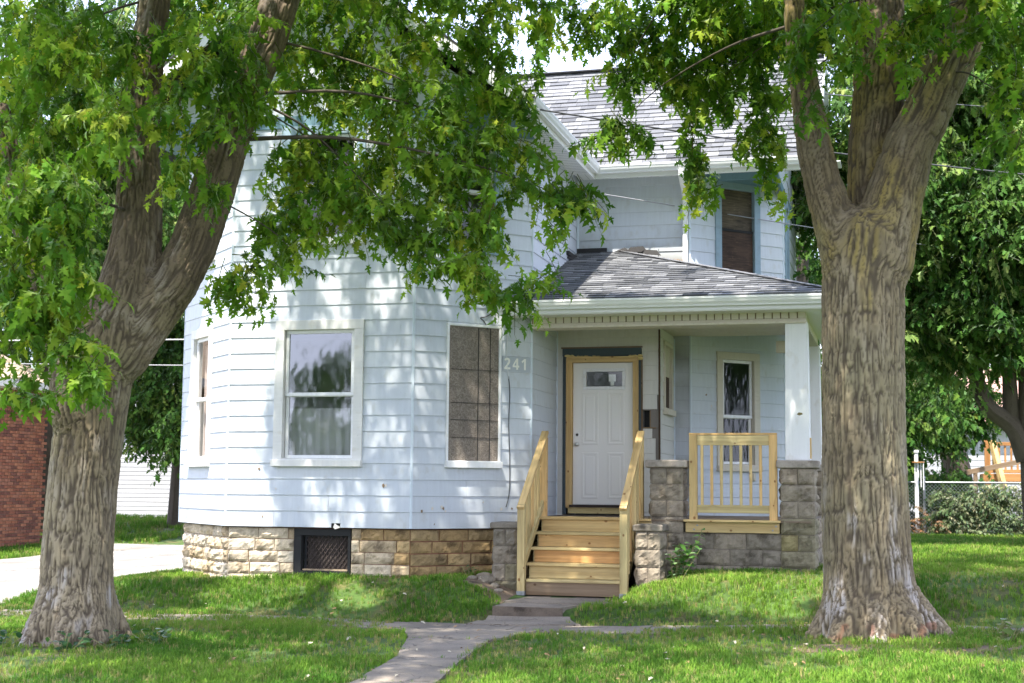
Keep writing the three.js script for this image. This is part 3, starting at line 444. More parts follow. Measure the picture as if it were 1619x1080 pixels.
function roofPlane(parent, name, O, U, Vd, poly, seed, singles, exposure = 0.143, deckMat) {   // O eave corner, U along the eave, Vd up the slope (unit vectors), poly in metres
  const N = U.clone().cross(Vd); if (N.y < 0) N.negate(); const at = (u, v, h) => O.clone().addScaledVector(U, u).addScaledVector(Vd, v).addScaledVector(N, h);
  const area = poly.reduce((s, p, i) => { const q = poly[(i + 1) % poly.length]; return s + p[0] * q[1] - q[0] * p[1]; }, 0); if (area < 0) poly = poly.slice().reverse();
  const dp = [], di = [], duv = []; poly.forEach((p) => { dp.push(...at(p[0], p[1], 0).toArray()); duv.push(...p); }); const n0 = poly.length; poly.forEach((p) => { dp.push(...at(p[0], p[1], -0.03).toArray()); duv.push(...p); });
  for (let i = 1; i < n0 - 1; i++) { di.push(0, i, i + 1, n0, n0 + i + 1, n0 + i); } for (let i = 0; i < n0; i++) { const j = (i + 1) % n0; di.push(i, n0 + i, j, j, n0 + i, n0 + j); }
  const deck = mesh(parent, name, flat(geoFrom(dp, di, duv)), deckMat ?? M.tar);
  if (!singles && singles !== 0) return deck;
  const q = rng(seed), tabs = []; let vmax = Math.max(...poly.map((p) => p[1])), umin = Math.min(...poly.map((p) => p[0])), umax = Math.max(...poly.map((p) => p[0])), row = 0;
  for (let v = -0.012; v < vmax; v += exposure, row++) {
    let u = umin - q() * 0.3; const dv = 0;
    while (u < umax) { const w = rr(0.13, 0.34, q), tone = TONES[Math.floor(q() * TONES.length)], thick = q() < 0.45 ? 0.006 : 0.0, sag = rr(-0.004, 0.004, q); const pl = clipPoly([[u, v + sag], [u + w - 0.004, v + sag], [u + w - 0.004, v + exposure + 0.02], [u, v + exposure + 0.02]], v <= 0 ? poly.map(([a, b]) => [a, b < 0.001 ? b - 0.02 : b]) : poly);
      if (pl.length > 2) { const pos = [], idx = [], uv = [], col = [], k = rr(0.9, 1.08, q), H = (b) => 0.004 + (0.015 + thick) * clamp(1 - (b - v) / exposure), m = pl.length;
        pl.forEach((p) => { pos.push(...at(p[0], p[1], H(p[1])).toArray()); uv.push(p[0], p[1]); col.push(...tone.map((t) => t * k)); }); pl.forEach((p) => { pos.push(...at(p[0], p[1], 0.0005).toArray()); uv.push(p[0], p[1]); col.push(...tone.map((t) => t * k)); });
        for (let i = 1; i < m - 1; i++) idx.push(0, i, i + 1); for (let i = 0; i < m; i++) { const j = (i + 1) % m; idx.push(i, m + i, j, j, m + i, m + j); }
        const g = flat(geoFrom(pos, idx, uv, col)); const c = at(u + w / 2, v, 0); tabs.push([c.distanceTo(EYE), g]); }
      u += w; }
  }
  tabs.sort((a, b) => a[0] - b[0]);
  tabs.slice(0, singles).forEach(([, g]) => mesh(deck, 'shingle', g, M.shingle));
  if (tabs.length > singles) tag(mesh(deck, 'shingles', merge(tabs.slice(singles).map((t) => t[1])), M.shingle), null, null, null, 'stuff');
  return deck;
}
const RY = 6.12, PITCH = 0.85, RUN = 2.65, slopeDir = (x, y, z) => V(x, y, z).normalize();
{
  const sl = Math.hypot(1, PITCH), zE = -20.42;
  roofPlane(house, 'roof', V(-0.95, RY, zE), V(-1, 0, 0), slopeDir(0, PITCH, -1), [[0, 0], [3.2, 0], [3.2 + 1.149 * RUN, RUN * sl], [0, RUN * sl]], 11, 290);
  roofPlane(house, 'roof', V(-0.95, RY, zE - 2 * RUN), V(-1, 0, 0), slopeDir(0, PITCH, 1), [[0, 0], [9.6, 0], [9.6, RUN * sl], [0, RUN * sl]], 12);
  const wp = 0.737, ws = Math.hypot(1, wp), W = 3.04;
  roofPlane(house, 'roof', V(-4.15, RY, -16.45), V(0, 0, -1), slopeDir(-1, wp, 0), [[0, 0], [3.97, 0], [6.62, W * ws], [0, W * ws]], 13);
  roofPlane(house, 'roof', V(-10.23, RY, -16.45), V(0, 0, -1), slopeDir(1, wp, 0), [[0, 0], [9.2, 0], [9.2, W * ws], [0, W * ws]], 14);
  mesh(house, 'ridge_cap', merge([...Array(20)].map((_, i) => rb(0.29, 0.018, 0.24, 0.008).translate(-1.1 - i * 0.29, RY + RUN * PITCH + 0.012, zE - RUN))), M.tar2 = std({ color: rgb(0.24, 0.24, 0.25), map: T.granule, roughness: 0.95 }));
  // gable walls
  const tri = (pts) => { const p = pts.flat(), g = geoFrom(p, [0, 1, 2], [0, 0, 1, 0, 0.5, 1]); return g; };
  mesh(house, 'gable_wall', tri([[-9.77, EAVE, -16.97], [-4.61, EAVE, -16.97], [-7.19, EAVE + 1.9, -16.97]]), M.sidingDull);
  mesh(house, 'gable_wall', tri([[-1.6, EAVE, -20.9], [-1.6, EAVE, -25.2], [-1.6, EAVE + 1.85, -23.05]]), M.sidingDull);
  mesh(house, 'rake_board', merge([bar([-4.3, RY - 0.02, -16.47], [-7.19, RY + 2.11, -16.47], 0.03, 0.18), bar([-10.08, RY - 0.02, -16.475], [-7.19, RY + 2.11, -16.475], 0.03, 0.18)]), M.white);
  // rake soffit on the right-hand gable
  for (const s of [-1, 1]) mesh(house, 'soffit', bar([-1.275, RY - 0.06, -23.07 - s * 2.55], [-1.275, RY + 2.06, -23.07 - s * 0.06], 0.64, 0.02), M.vinyl);
  mesh(house, 'rake_board', merge([bar([-0.945, RY - 0.0, -20.45], [-0.945, RY + 2.2, -23.06], 0.025, 0.17), bar([-0.945, RY - 0.0, -25.69], [-0.945, RY + 2.2, -23.08], 0.025, 0.17)]), M.vinyl);
  mesh(house, 'eave_return', rb(0.64, 0.2, 0.5), M.vinyl).position.set(-1.27, 5.98, -25.5);
  // soffits, fascia, frieze
  mesh(house, 'soffit', merge([bx(3.9, 0.014, 0.46).translate(-2.60, 6.045, -20.73), bx(0.40, 0.014, 4.1).translate(-4.43, 6.043, -18.5)]), M.vinyl);
  const dots = []; for (let x = -4.5; x < -1.0; x += 0.105) dots.push(bx(0.006, 0.003, 0.40).translate(x, 6.0365, -20.72)); for (let z = -20.4; z < -16.5; z += 0.105) dots.push(bx(0.34, 0.003, 0.006).translate(-4.43, 6.0345, z)); mesh(house, 'soffit_groove', merge(dots), M.grey);
  mesh(house, 'fascia', merge([bx(3.28, 0.17, 0.02).translate(-2.60, 6.035, -20.50), bx(0.02, 0.17, 4.0).translate(-4.245, 6.034, -18.49)]), M.vinyl);
  for (const [tp, nm] of [[[[-5.838, -16.97], [-4.60, -16.97], [-4.60, -18.20]], 'corner_soffit'], [[[-2.88, -20.945], [-1.59, -20.945], [-1.59, -22.23]], 'corner_soffit'], [[[-8.37, -16.97], [-9.78, -16.97], [-9.78, -18.37]], 'corner_soffit']]) { const s = new THREE.Shape(tp.map(([x, z]) => new THREE.Vector2(x, -z))); const g = new THREE.ExtrudeGeometry(s, { depth: 0.02, bevelEnabled: false }); g.rotateX(-Math.PI / 2); g.translate(0, 6.012, 0); mesh(house, nm, g, M.teal); }
  mesh(house, 'frieze_board', merge([rb(5.2, 0.16, 0.035).translate(-7.19, 6.11, -16.955), rb(0.035, 0.15, 1.24).translate(-4.60, 6.095, -17.58), rb(0.035, 0.15, 1.4).translate(-9.78, 6.095, -17.67)]), M.teal);
  mesh(house, 'frieze_board', merge([rb(1.30, 0.11, 0.035).translate(-2.23, 5.985, -20.935), rb(0.04, 0.13, 4.3).translate(-1.585, 5.965, -23.06)]), M.teal);
}
function gutterGeo(L) {                                        // K-style gutter along x, back at z = 0, opening upwards
  const pr = [[0, 0.115], [0, 0.005], [0.005, 0], [0.062, 0], [0.066, 0.022], [0.088, 0.052], [0.098, 0.085], [0.103, 0.092], [0.103, 0.118], [0.093, 0.118], [0.091, 0.095]];
  const pos = [], idx = [], uv = [], n = Math.max(2, Math.round(L / 0.6)); for (let i = 0; i <= n; i++) pr.forEach(([z, y], k) => { pos.push(-L / 2 + L * i / n, y + 0.003 * vnoise(i * 0.7, L, 3), z); uv.push(i * L / n, k * 0.03); });
  const K = pr.length; for (let i = 0; i < n; i++) for (let k = 0; k < K - 1; k++) { const a = i * K + k; idx.push(a, a + 1, a + K, a + 1, a + K + 1, a + K); }
  const caps = [bx(0.003, 0.09, 0.085).translate(-L / 2, 0.055, 0.045), bx(0.003, 0.09, 0.085).translate(L / 2, 0.055, 0.045)];
  return merge([flat(geoFrom(pos, idx, uv)), ...caps]);
}
place(mesh(house, 'gutter', gutterGeo(3.24), M.vinyl), -2.575, 6.015, -20.488);
place(mesh(house, 'gutter', gutterGeo(3.95), M.vinyl), -4.234, 6.015, -18.46, Math.PI / 2);
{ const pts = [[-2.93, 6.02, -20.43], [-2.93, 5.93, -20.45], [-2.93, 5.80, -20.72], [-2.93, 5.72, -20.86], [-2.93, 5.6, -20.88], [-2.93, 4.52, -20.88]]; const g = []; for (let i = 0; i < pts.length - 1; i++) g.push(bar(pts[i], pts[i + 1].map((v, k) => v + (k === 1 ? -0.01 : 0)), 0.078, 0.06, 0.008)); mesh(house, 'downspout', merge(g), M.vinyl); }

// ---------------------------------------------------------------- stonework helpers
function rockBlock(w, h, d, seed, amp = 0.026, faces = 'xXzZ') {  // rock-faced block centred on the origin
  const nx = Math.max(5, Math.round(w / 0.034)), ny = Math.max(5, Math.round(h / 0.03)), nz = Math.max(3, Math.round(d / 0.07)), g = new THREE.BoxGeometry(w, h, d, nx, ny, nz), p = g.attributes.position, n = g.attributes.normal;
  for (let i = 0; i < p.count; i++) { const X = p.getX(i), Y = p.getY(i), Z = p.getZ(i), ax = Math.abs(n.getX(i)), az = Math.abs(n.getZ(i)); if (ax < 0.5 && az < 0.5) continue; const horiz = ax > 0.5 ? Z / d : X / w, key = ax > 0.5 ? (n.getX(i) > 0 ? 'X' : 'x') : (n.getZ(i) > 0 ? 'Z' : 'z'); if (!faces.includes(key)) continue;
    const e = Math.min((0.5 - Math.abs(horiz)) * (ax > 0.5 ? d : w), (0.5 - Math.abs(Y / h)) * h), m = smooth(0.0, 0.038, e); const k = amp * m * (0.55 + 1.5 * fbm(X * 9 + seed * 3.1, Y * 9 + seed, Z * 9, 3) + 0.7 * Math.abs(fbm(X * 22 + seed, Y * 22, Z * 22, 2)) + 0.4 * fbm(X * 45 + seed, Y * 45, Z * 45, 2));
    if (ax > 0.5) p.setX(i, X + Math.sign(n.getX(i)) * k); else p.setZ(i, Z + Math.sign(n.getZ(i)) * k); }
  return wallUV(flat(g)).translate(0, 0, 0);
}
function shiftUV(g, seed) { const u = g.attributes.uv; for (let i = 0; i < u.count; i++) u.setXY(i, u.getX(i) + seed * 0.37, u.getY(i) + seed * 0.61); return g; }
const pickM = (a, q = R) => a[Math.floor(q() * a.length)];
function stoneWall(parent, name, A, B, y0, y1, rowH, wmin, wmax, mats, mortar, seed, o = {}) {   // a wall face of rock-faced stones set in mortar
  const F = wallFrame(A, B), q = rng(seed), holes = o.holes ?? [], sh = new THREE.Shape([[0, y0], [F.L, y0], [F.L, y1], [0, y1]].map(([a, b]) => new THREE.Vector2(a, b)));
  for (const [a, b, c, d] of holes) sh.holes.push(new THREE.Path([[a, c], [a, d], [b, d], [b, c]].map(([u, v]) => new THREE.Vector2(u, v))));
  const g = new THREE.ExtrudeGeometry(sh, { depth: 0.25, bevelEnabled: false }); g.translate(0, 0, -0.256); const w = put(mesh(parent, name, g, mortar), F); let k = 0, row = 0;
  for (let y = y1; y > y0 + 0.02; row++) { const h = Math.min((Array.isArray(rowH) ? rowH[Math.min(row, rowH.length - 1)] : rowH) * rr(0.97, 1.03, q), y - y0); let s = 0; const j = o.joint ?? 0.008;
    while (s < F.L - 0.01) { let l = rr(wmin, wmax, q); if (o.regular) l = s === 0 && row % 2 ? wmax / 2 : wmax; if (F.L - s - l < wmin * 0.6) l = F.L - s; let a = s, b = Math.min(s + l, F.L); s = b; const segs = []; let seg = [a, b]; for (const [h0, h1, c, d] of holes) if (y - h < d && y > c) { if (seg[0] < h0 && seg[1] > h0) { const r = seg; seg = [r[0], h0]; if (r[1] > h1) segs.push([h1, r[1]]); } else if (seg[0] >= h0 && seg[1] <= h1) seg = null; else if (seg[0] < h1 && seg[1] > h1 && seg[0] >= h0) seg = [h1, seg[1]]; if (!seg) break; } if (seg) segs.push(seg);
      for (const [u, v] of segs) { if (v - u < 0.03) continue; const b2 = shiftUV(rockBlock(v - u - j, h - j, 0.06, seed + k++, o.amp ?? 0.028, 'Z'), k); const m = mesh(w, o.piece ?? 'stone', b2, typeof mats === 'function' ? mats(u, y, q) : pickM(mats, q)); m.position.set((u + v) / 2, y - h / 2, -0.022 + rr(-0.006, 0.008, q)); } }
    y -= h; }
  return { w, F };
}
// foundation
const off = (A, B, d) => { const F = wallFrame(A, B); return [[A[0] - F.n.x * d, A[1] - F.n.z * d], [B[0] - F.n.x * d, B[1] - F.n.z * d]]; };
const FC = { LF: [-9.70, -18.40], FL: [-8.345, -17.03], FR: [-5.863, -17.03], RS: [-4.67, -18.22] };
stoneWall(house, 'foundation', [-9.70, -25.2], FC.LF, -0.2, 0.815, [0.12, 0.16], 0.3, 0.6, M.lime, M.mortarTan, 5, {});
stoneWall(house, 'foundation', FC.LF, FC.FL, -0.15, 0.815, [0.13, 0.165, 0.165, 0.16], 0.24, 0.55, M.lime, M.mortarTan, 3, { amp: 0.045 });
const W0 = 0.918, W1 = 1.70;
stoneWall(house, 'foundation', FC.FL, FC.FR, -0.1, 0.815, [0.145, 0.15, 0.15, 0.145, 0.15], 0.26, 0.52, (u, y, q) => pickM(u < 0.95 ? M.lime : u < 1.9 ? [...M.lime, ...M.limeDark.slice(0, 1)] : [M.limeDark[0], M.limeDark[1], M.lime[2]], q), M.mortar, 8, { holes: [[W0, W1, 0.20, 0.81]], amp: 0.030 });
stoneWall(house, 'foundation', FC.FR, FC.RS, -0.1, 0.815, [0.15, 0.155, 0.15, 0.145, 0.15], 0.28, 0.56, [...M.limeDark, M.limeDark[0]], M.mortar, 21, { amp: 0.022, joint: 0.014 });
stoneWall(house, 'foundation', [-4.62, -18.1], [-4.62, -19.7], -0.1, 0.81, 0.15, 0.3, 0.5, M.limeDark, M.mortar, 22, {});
mesh(house, 'foundation', bx(3.0, 1.3, 0.2), M.blockMortar).position.set(-3.1, 0.3, -21.1);
mesh(house, 'foundation', bx(0.2, 1.3, 3.2), M.blockMortar).position.set(-1.75, 0.3, -23.9);
{ // basement window with a diamond grille
  const F = wallFrame(FC.FL, FC.FR), y0 = 0.225, y1 = 0.81, cx = (W0 + W1) / 2, cy = (y0 + y1) / 2, w = W1 - W0 - 0.01, h = y1 - y0;
  const b = mesh(house, 'basement_window', merge([bx(w, 0.085, 0.09).translate(0, h / 2 - 0.044, -0.04), bx(0.10, h - 0.09, 0.09).translate(-w / 2 + 0.05, -0.044, -0.04), bx(0.035, h - 0.09, 0.09).translate(w / 2 - 0.018, -0.044, -0.04), bx(w - 0.14, 0.05, 0.09).translate(0.03, -h / 2 + 0.026, -0.04)]), M.black); b.matrix.copy(F.m).multiply(new THREE.Matrix4().makeTranslation(cx, cy, 0.015)); b.matrix.decompose(b.position, b.quaternion, b.scale);
  mesh(b, 'inner_frame', merge([bx(0.035, h - 0.14, 0.03).translate(-w / 2 + 0.13, -0.02, -0.09), bx(w - 0.2, 0.02, 0.06).translate(0.04, h / 2 - 0.10, -0.08)]), M.iron);
  const gw = w - 0.20, gh = h - 0.16, gs = [], st = 0.062; for (let c = -gw; c < gw * 2; c += st) for (const s of [1, -1]) { const sl = 1.35; let a = [c, 0], e = [c + gh / sl, gh]; let t0 = 0, t1 = 1; const f = (t) => a[0] + (e[0] - a[0]) * t; if (a[0] < 0) t0 = -a[0] / (e[0] - a[0]); if (e[0] > gw) t1 = (gw - a[0]) / (e[0] - a[0]); if (t1 <= t0 + 0.02) continue; const X = (t) => (s > 0 ? f(t) : gw - f(t)) - gw / 2 + 0.06; gs.push(rod([X(t0), gh * t0 - gh / 2 - 0.01, -0.045 + s * 0.006], [X(t1), gh * t1 - gh / 2 - 0.01, -0.045 + s * 0.006], 0.0062, 5)); }
  mesh(b, 'grille', merge(gs), M.rust); mesh(b, 'board', bx(w - 0.12, h - 0.1, 0.01), std({ color: rgb(0.12, 0.105, 0.10), map: T.oldboard, roughness: 0.9 })).position.set(0.05, -0.02, -0.115); mesh(b, 'ledge', bx(w - 0.16, 0.02, 0.09), M.mortarTan).position.set(0.04, -h / 2 + 0.065, -0.06);
}

// ---------------------------------------------------------------- front porch
const porch = thing('front_porch', 'covered corner porch with stone piers, white column and shingled hip roof', 'porch');
function pier(parent, x0, x1, zf, dep, ytop, cap, seed, mats, rows = 0.205) {
  const core = mesh(parent, 'pier', bx(x1 - x0 - 0.03, ytop + 0.2, dep - 0.03), M.blockMortar); core.position.set((x0 + x1) / 2, (ytop - 0.2) / 2, zf - dep / 2); const cy = core.position.y; let y = ytop, k = 0; const q = rng(seed);
  while (y > 0.05) { const h = Math.min(rows, y + 0.02); const split = k % 2 === 0 ? [[x0, (x0 + x1) / 2], [(x0 + x1) / 2, x1]] : [[x0, x1]]; for (const [a, b] of split) { const g = shiftUV(rockBlock(b - a - 0.007, h - 0.008, dep, seed * 7 + k * 3 + a, 0.030, (a === x0 ? 'x' : '') + (b === x1 ? 'X' : '') + 'zZ'), k + a); mesh(core, 'block', g, typeof mats === 'function' ? mats(y, q) : pickM(mats, q)).position.set((a + b) / 2 - core.position.x, y - h / 2 - cy, 0); } y -= h; k++; }
  const cg = new RoundedBoxGeometry(x1 - x0 + cap.o * 2, cap.h, dep + cap.o * 2, 3, 0.022); { const p = cg.attributes.position; for (let i = 0; i < p.count; i++) { const d = 0.006 * fbm(p.getX(i) * 14 + seed, p.getY(i) * 14, p.getZ(i) * 14, 3); p.setXYZ(i, p.getX(i) + d, p.getY(i) + d, p.getZ(i) + d); } cg.computeVertexNormals(); } mesh(core, 'cap', shiftUV(wallUV(cg), seed), cap.m).position.set(0, ytop + cap.h / 2 - cy, 0);
  return core;
}
pier(porch, -2.99, -2.57, -18.0, 0.42, 1.62, { h: 0.10, o: 0.058, m: M.cap }, 3, M.block);
pier(porch, -1.354, -0.938, -18.0, 0.42, 1.62, { h: 0.10, o: 0.05, m: M.cap }, 4, (y, q) => pickM(y < 1.05 && y > 0.3 ? M.blockMoss : M.block, q));
pier(porch, -1.354, -0.938, -21.0, 0.42, 1.62, { h: 0.10, o: 0.05, m: M.cap }, 5, M.block);
stoneWall(porch, 'porch_wall', [-2.60, -18.05], [-1.32, -18.05], 0.05, 0.812, 0.203, 0.3, 0.406, M.block.slice(0, 3), M.blockMortar, 31, { regular: true, piece: 'block' });
stoneWall(porch, 'porch_wall', [-0.97, -18.4], [-0.97, -21.05], 0.1, 0.98, 0.203, 0.3, 0.406, M.block, M.blockMortar, 32, { regular: true, piece: 'block' });
function column(x, z, y0, y1, w0, w1) { const g = new RoundedBoxGeometry(1, y1 - y0, 1, 2, 0.02); const p = g.attributes.position; for (let i = 0; i < p.count; i++) { const t = p.getY(i) / (y1 - y0) + 0.5, w = lerp(w0, w1, t); p.setX(i, p.getX(i) * w); p.setZ(i, p.getZ(i) * w); } g.computeVertexNormals(); return place(mesh(porch, 'column', wallUV(g), M.white), x, (y0 + y1) / 2, z); }
const col = column(-1.146, -18.21, 1.72, 3.455, 0.302, 0.276); column(-1.146, -21.21, 1.72, 3.455, 0.30, 0.276);
{ const s = new THREE.Shape([[-0.035, -0.01], [-0.01, 0.012], [0.03, 0.006], [0.04, -0.012], [0, -0.028], [-0.02, -0.022]].map((p) => new THREE.Vector2(...p))); const m = mesh(col, 'hole', new THREE.ExtrudeGeometry(s, { depth: 0.003, bevelEnabled: false }), std({ color: rgb(0.17, 0.14, 0.06), roughness: 0.95 })); m.position.set(0.03, 2.305 - col.position.y, 0.1445); }
mesh(porch, 'corner_board', rb(0.03, 0.26, 0.03), M.pineYellow).position.set(-0.99, 1.87, -18.09);
// header beam faced with vinyl pieces
{
  const header = mesh(porch, 'beam', bx(3.55, 0.17, 0.26), M.cream); header.position.set(-2.80, 3.545, -18.19); const n = 34, w = 3.53 / n;
  for (let i = 0; i < n; i++) { const b = mesh(header, 'beam_panel', rb(w - 0.014, 0.118, 0.016, 0.005), M.cream); b.position.set(-4.555 + w * (i + 0.5) + 2.80, 3.56 - 3.545, 0.138 + rr(-0.0015, 0.0015)); }
  mesh(header, 'groove', bx(3.53, 0.12, 0.004), std({ color: rgb(0.22, 0.15, 0.10), roughness: 0.8 })).position.set(0, 0.015, 0.1325);
  mesh(header, 'trim', rb(3.56, 0.032, 0.31, 0.006), M.cream).position.set(0.0, -0.092, 0.0); mesh(header, 'trim', rb(3.56, 0.016, 0.03, 0.004), M.cream).position.set(0, 0.083, 0.142);
  const sb = mesh(porch, 'beam', bx(0.26, 0.17, 3.0), M.cream); sb.position.set(-1.17, 3.545, -19.82); mesh(sb, 'trim', rb(0.29, 0.03, 3.0, 0.006), M.creamTrim).position.set(0, -0.092, 0);
  for (let z = -18.5; z > -21.1; z -= 0.19) mesh(porch, 'ceiling_board', rb(3.3, 0.02, 0.186, 0.004), M.cream).position.set(-2.95, 3.62 + rr(-0.001, 0.001), z);
  mesh(porch, 'soffit', merge([bx(4.42, 0.015, 0.42).translate(-2.71, 3.585, -17.84), bx(0.52, 0.015, 4.2).translate(-0.78, 3.584, -20.15)]), M.vinyl);
  mesh(porch, 'fascia', merge([bx(4.42, 0.13, 0.022).translate(-2.71, 3.632, -17.655), bx(0.022, 0.13, 4.5).translate(-0.50, 3.631, -19.9)]), M.vinyl);
  const g = mesh(porch, 'gutter', gutterGeo(4.42), M.vinyl); place(g, -2.71, 3.625, -17.642, 0, 0, -0.002);
  mesh(porch, 'vent', merge([rb(0.15, 0.16, 0.09), rb(0.09, 0.11, 0.02).translate(0.0, 0, 0.052)]), M.creamTrim).position.set(-1.47, 3.33, -20.0);
  mesh(porch, 'drip_board', bx(0.1, 0.02, 0.35), M.whiteOld).position.set(-4.88, 3.80, -17.85);
}
// porch roof: front slope and right slope of a hip
{
  const k = 0.343, sl = Math.hypot(1, k), y0 = 3.752, zE = -17.585; const convex = [[0.32, 0], [4.43, 0], [1.07, 3.36 * sl], [0.32, 3.36 * sl]]; roofPlane(porch, 'roof', V(-4.93, y0, zE), V(1, 0, 0), slopeDir(0, k, -1), convex, 41, 290, 0.14);
  roofPlane(porch, 'roof', V(-4.93, y0, zE), V(1, 0, 0), slopeDir(0, k, -1), [[0, 0], [0.32, 0], [0.32, 0.6 * sl], [0, 0.28 * sl]], 43, 30, 0.14);
  roofPlane(porch, 'roof', V(-0.5, y0, zE), V(0, 0, -1), slopeDir(-1, k, 0), [[0, 0], [4.6, 0], [4.6, 1.1 * sl], [3.36, 2.38 * sl], [3.36, 3.36 * sl]], 42, 20, 0.14);
  const caps = []; for (let i = 0; i < 24; i++) { const P0 = (t, u) => [lerp(-0.5, -3.86, t), lerp(y0, y0 + 3.36 * k, t) + u, lerp(zE, -20.945, t)]; caps.push(bar(P0(i / 24, 0.016), P0((i + 1.25) / 24, 0.010), 0.2, 0.010, 0.004)); } mesh(porch, 'hip_cap', merge(caps), M.tar2);
  // torn flashing where the roof meets the wall
  mesh(porch, 'flashing_gap', merge([bx(0.46, 0.075, 0.05).translate(-4.36, 4.935, -20.92), bx(0.05, 0.06, 0.7).translate(-4.58, 4.80, -20.55)]), M.tar);
  const tear = (pts, x, y, z, ry, rx) => { const s = new THREE.Shape(pts.map((p) => new THREE.Vector2(...p))); place(mesh(porch, 'torn_flashing', new THREE.ExtrudeGeometry(s, { depth: 0.008, bevelEnabled: false }), M.tar), x, y, z, ry, rx); };
  tear([[0, 0], [0.34, 0], [0.27, 0.10], [0.08, 0.085]], -3.84, 4.885, -20.86, 0.1, -0.35); tear([[0, 0], [0.30, -0.05], [0.22, 0.05], [0.02, 0.08]], -3.56, 4.84, -20.80, -0.2, -0.5); tear([[0, 0], [0.24, 0], [0.15, 0.07]], -4.0, 4.90, -20.86, -0.1, -0.5); tear([[0, 0], [0.5, 0.02], [0.42, 0.10], [0.1, 0.08]], -4.585, 4.72, -20.2, 1.4, -0.2);
  mesh(porch, 'metal_flashing', bx(0.018, 0.16, 0.004), M.galv).position.set(-3.33, 4.84, -20.85);
  const cr = []; const q = rng(6); for (let i = 0; i < 80; i++) { const g = new THREE.IcosahedronGeometry(rr(0.008, 0.03, q), 0); const t = q(); if (t < 0.6) g.translate(rr(-3.3, -2.95, q), 4.74 - rr(0, 0.05, q), -20.9 + rr(-0.02, 0.08, q)); else g.translate(-4.585 + rr(0, 0.06, q), 3.98 + 0.343 * (t - 0.6) * 3, -18.25 - (t - 0.6) * 3); cr.push(g); } tag(mesh(porch, 'debris', merge(cr), M.oldPlank), null, null, null, 'stuff');
}
// floor, rim board, railing
for (let x = -4.53; x < -1.0; x += 0.139) mesh(porch, 'floor_board', rb(0.134, 0.026, x > -3.1 ? 2.9 : 1.68, 0.003), M.floorWood).position.set(x, 0.957 + rr(-0.001, 0.001), x > -3.1 ? -19.42 : -18.81);
mesh(porch, 'rim_board', rb(1.165, 0.132, 0.038), M.pine[1]).position.set(-1.956, 0.879, -18.012);
mesh(porch, 'lip_board', rb(1.20, 0.028, 0.12), M.pine[0]).position.set(-1.956, 0.960, -17.985);
mesh(porch, 'rim_board', rb(0.18, 0.10, 0.038), M.pine[2]).position.set(-3.06, 0.90, -17.99); mesh(porch, 'lip_board', rb(0.2, 0.028, 0.12), M.pine[0]).position.set(-3.07, 0.960, -17.97);
for (const x of [-2.43, -1.455]) for (const y of [0.85, 0.90]) { const b = mesh(porch, 'bolt', new THREE.CylinderGeometry(0.012, 0.012, 0.008, 10), M.galv); b.rotation.x = Math.PI / 2; b.position.set(x + (y > 0.87 ? 0.04 : 0), y, -17.99); }
{
  const rail = mesh(porch, 'railing', rb(0.91, 0.125, 0.04).translate(-1.939, 1.967, -18.03), M.pine[2]); mesh(rail, 'bottom_rail', rb(0.91, 0.10, 0.04).translate(-1.938, 1.107, -18.03), M.pine[4]);
  for (const x of [-2.443, -1.446]) mesh(rail, 'post', rb(0.097, 1.06, 0.097), M.pine[x < -2 ? 0 : 3]).position.set(x, 1.502, -18.045);
  mesh(rail, 'top_rail', rb(1.10, 0.028, 0.05), M.pine[3]).position.set(-1.944, 2.046, -18.03);
  for (let i = 0; i < 7; i++) mesh(rail, 'baluster', rb(0.036, 0.756, 0.036), M.pine[(i * 3) % 5]).position.set(-2.333 + i * 0.122, 1.531, -18.035);
}
tag(place(mesh(scene, 'outlet_box', merge([rb(0.07, 0.12, 0.05), rb(0.05, 0.09, 0.02).translate(0, 0, 0.033)]), M.creamTrim), -2.045, 1.535, -21.745, Math.PI / 4), 'small weathered outlet box on the blue wall behind the railing', 'outlet box');

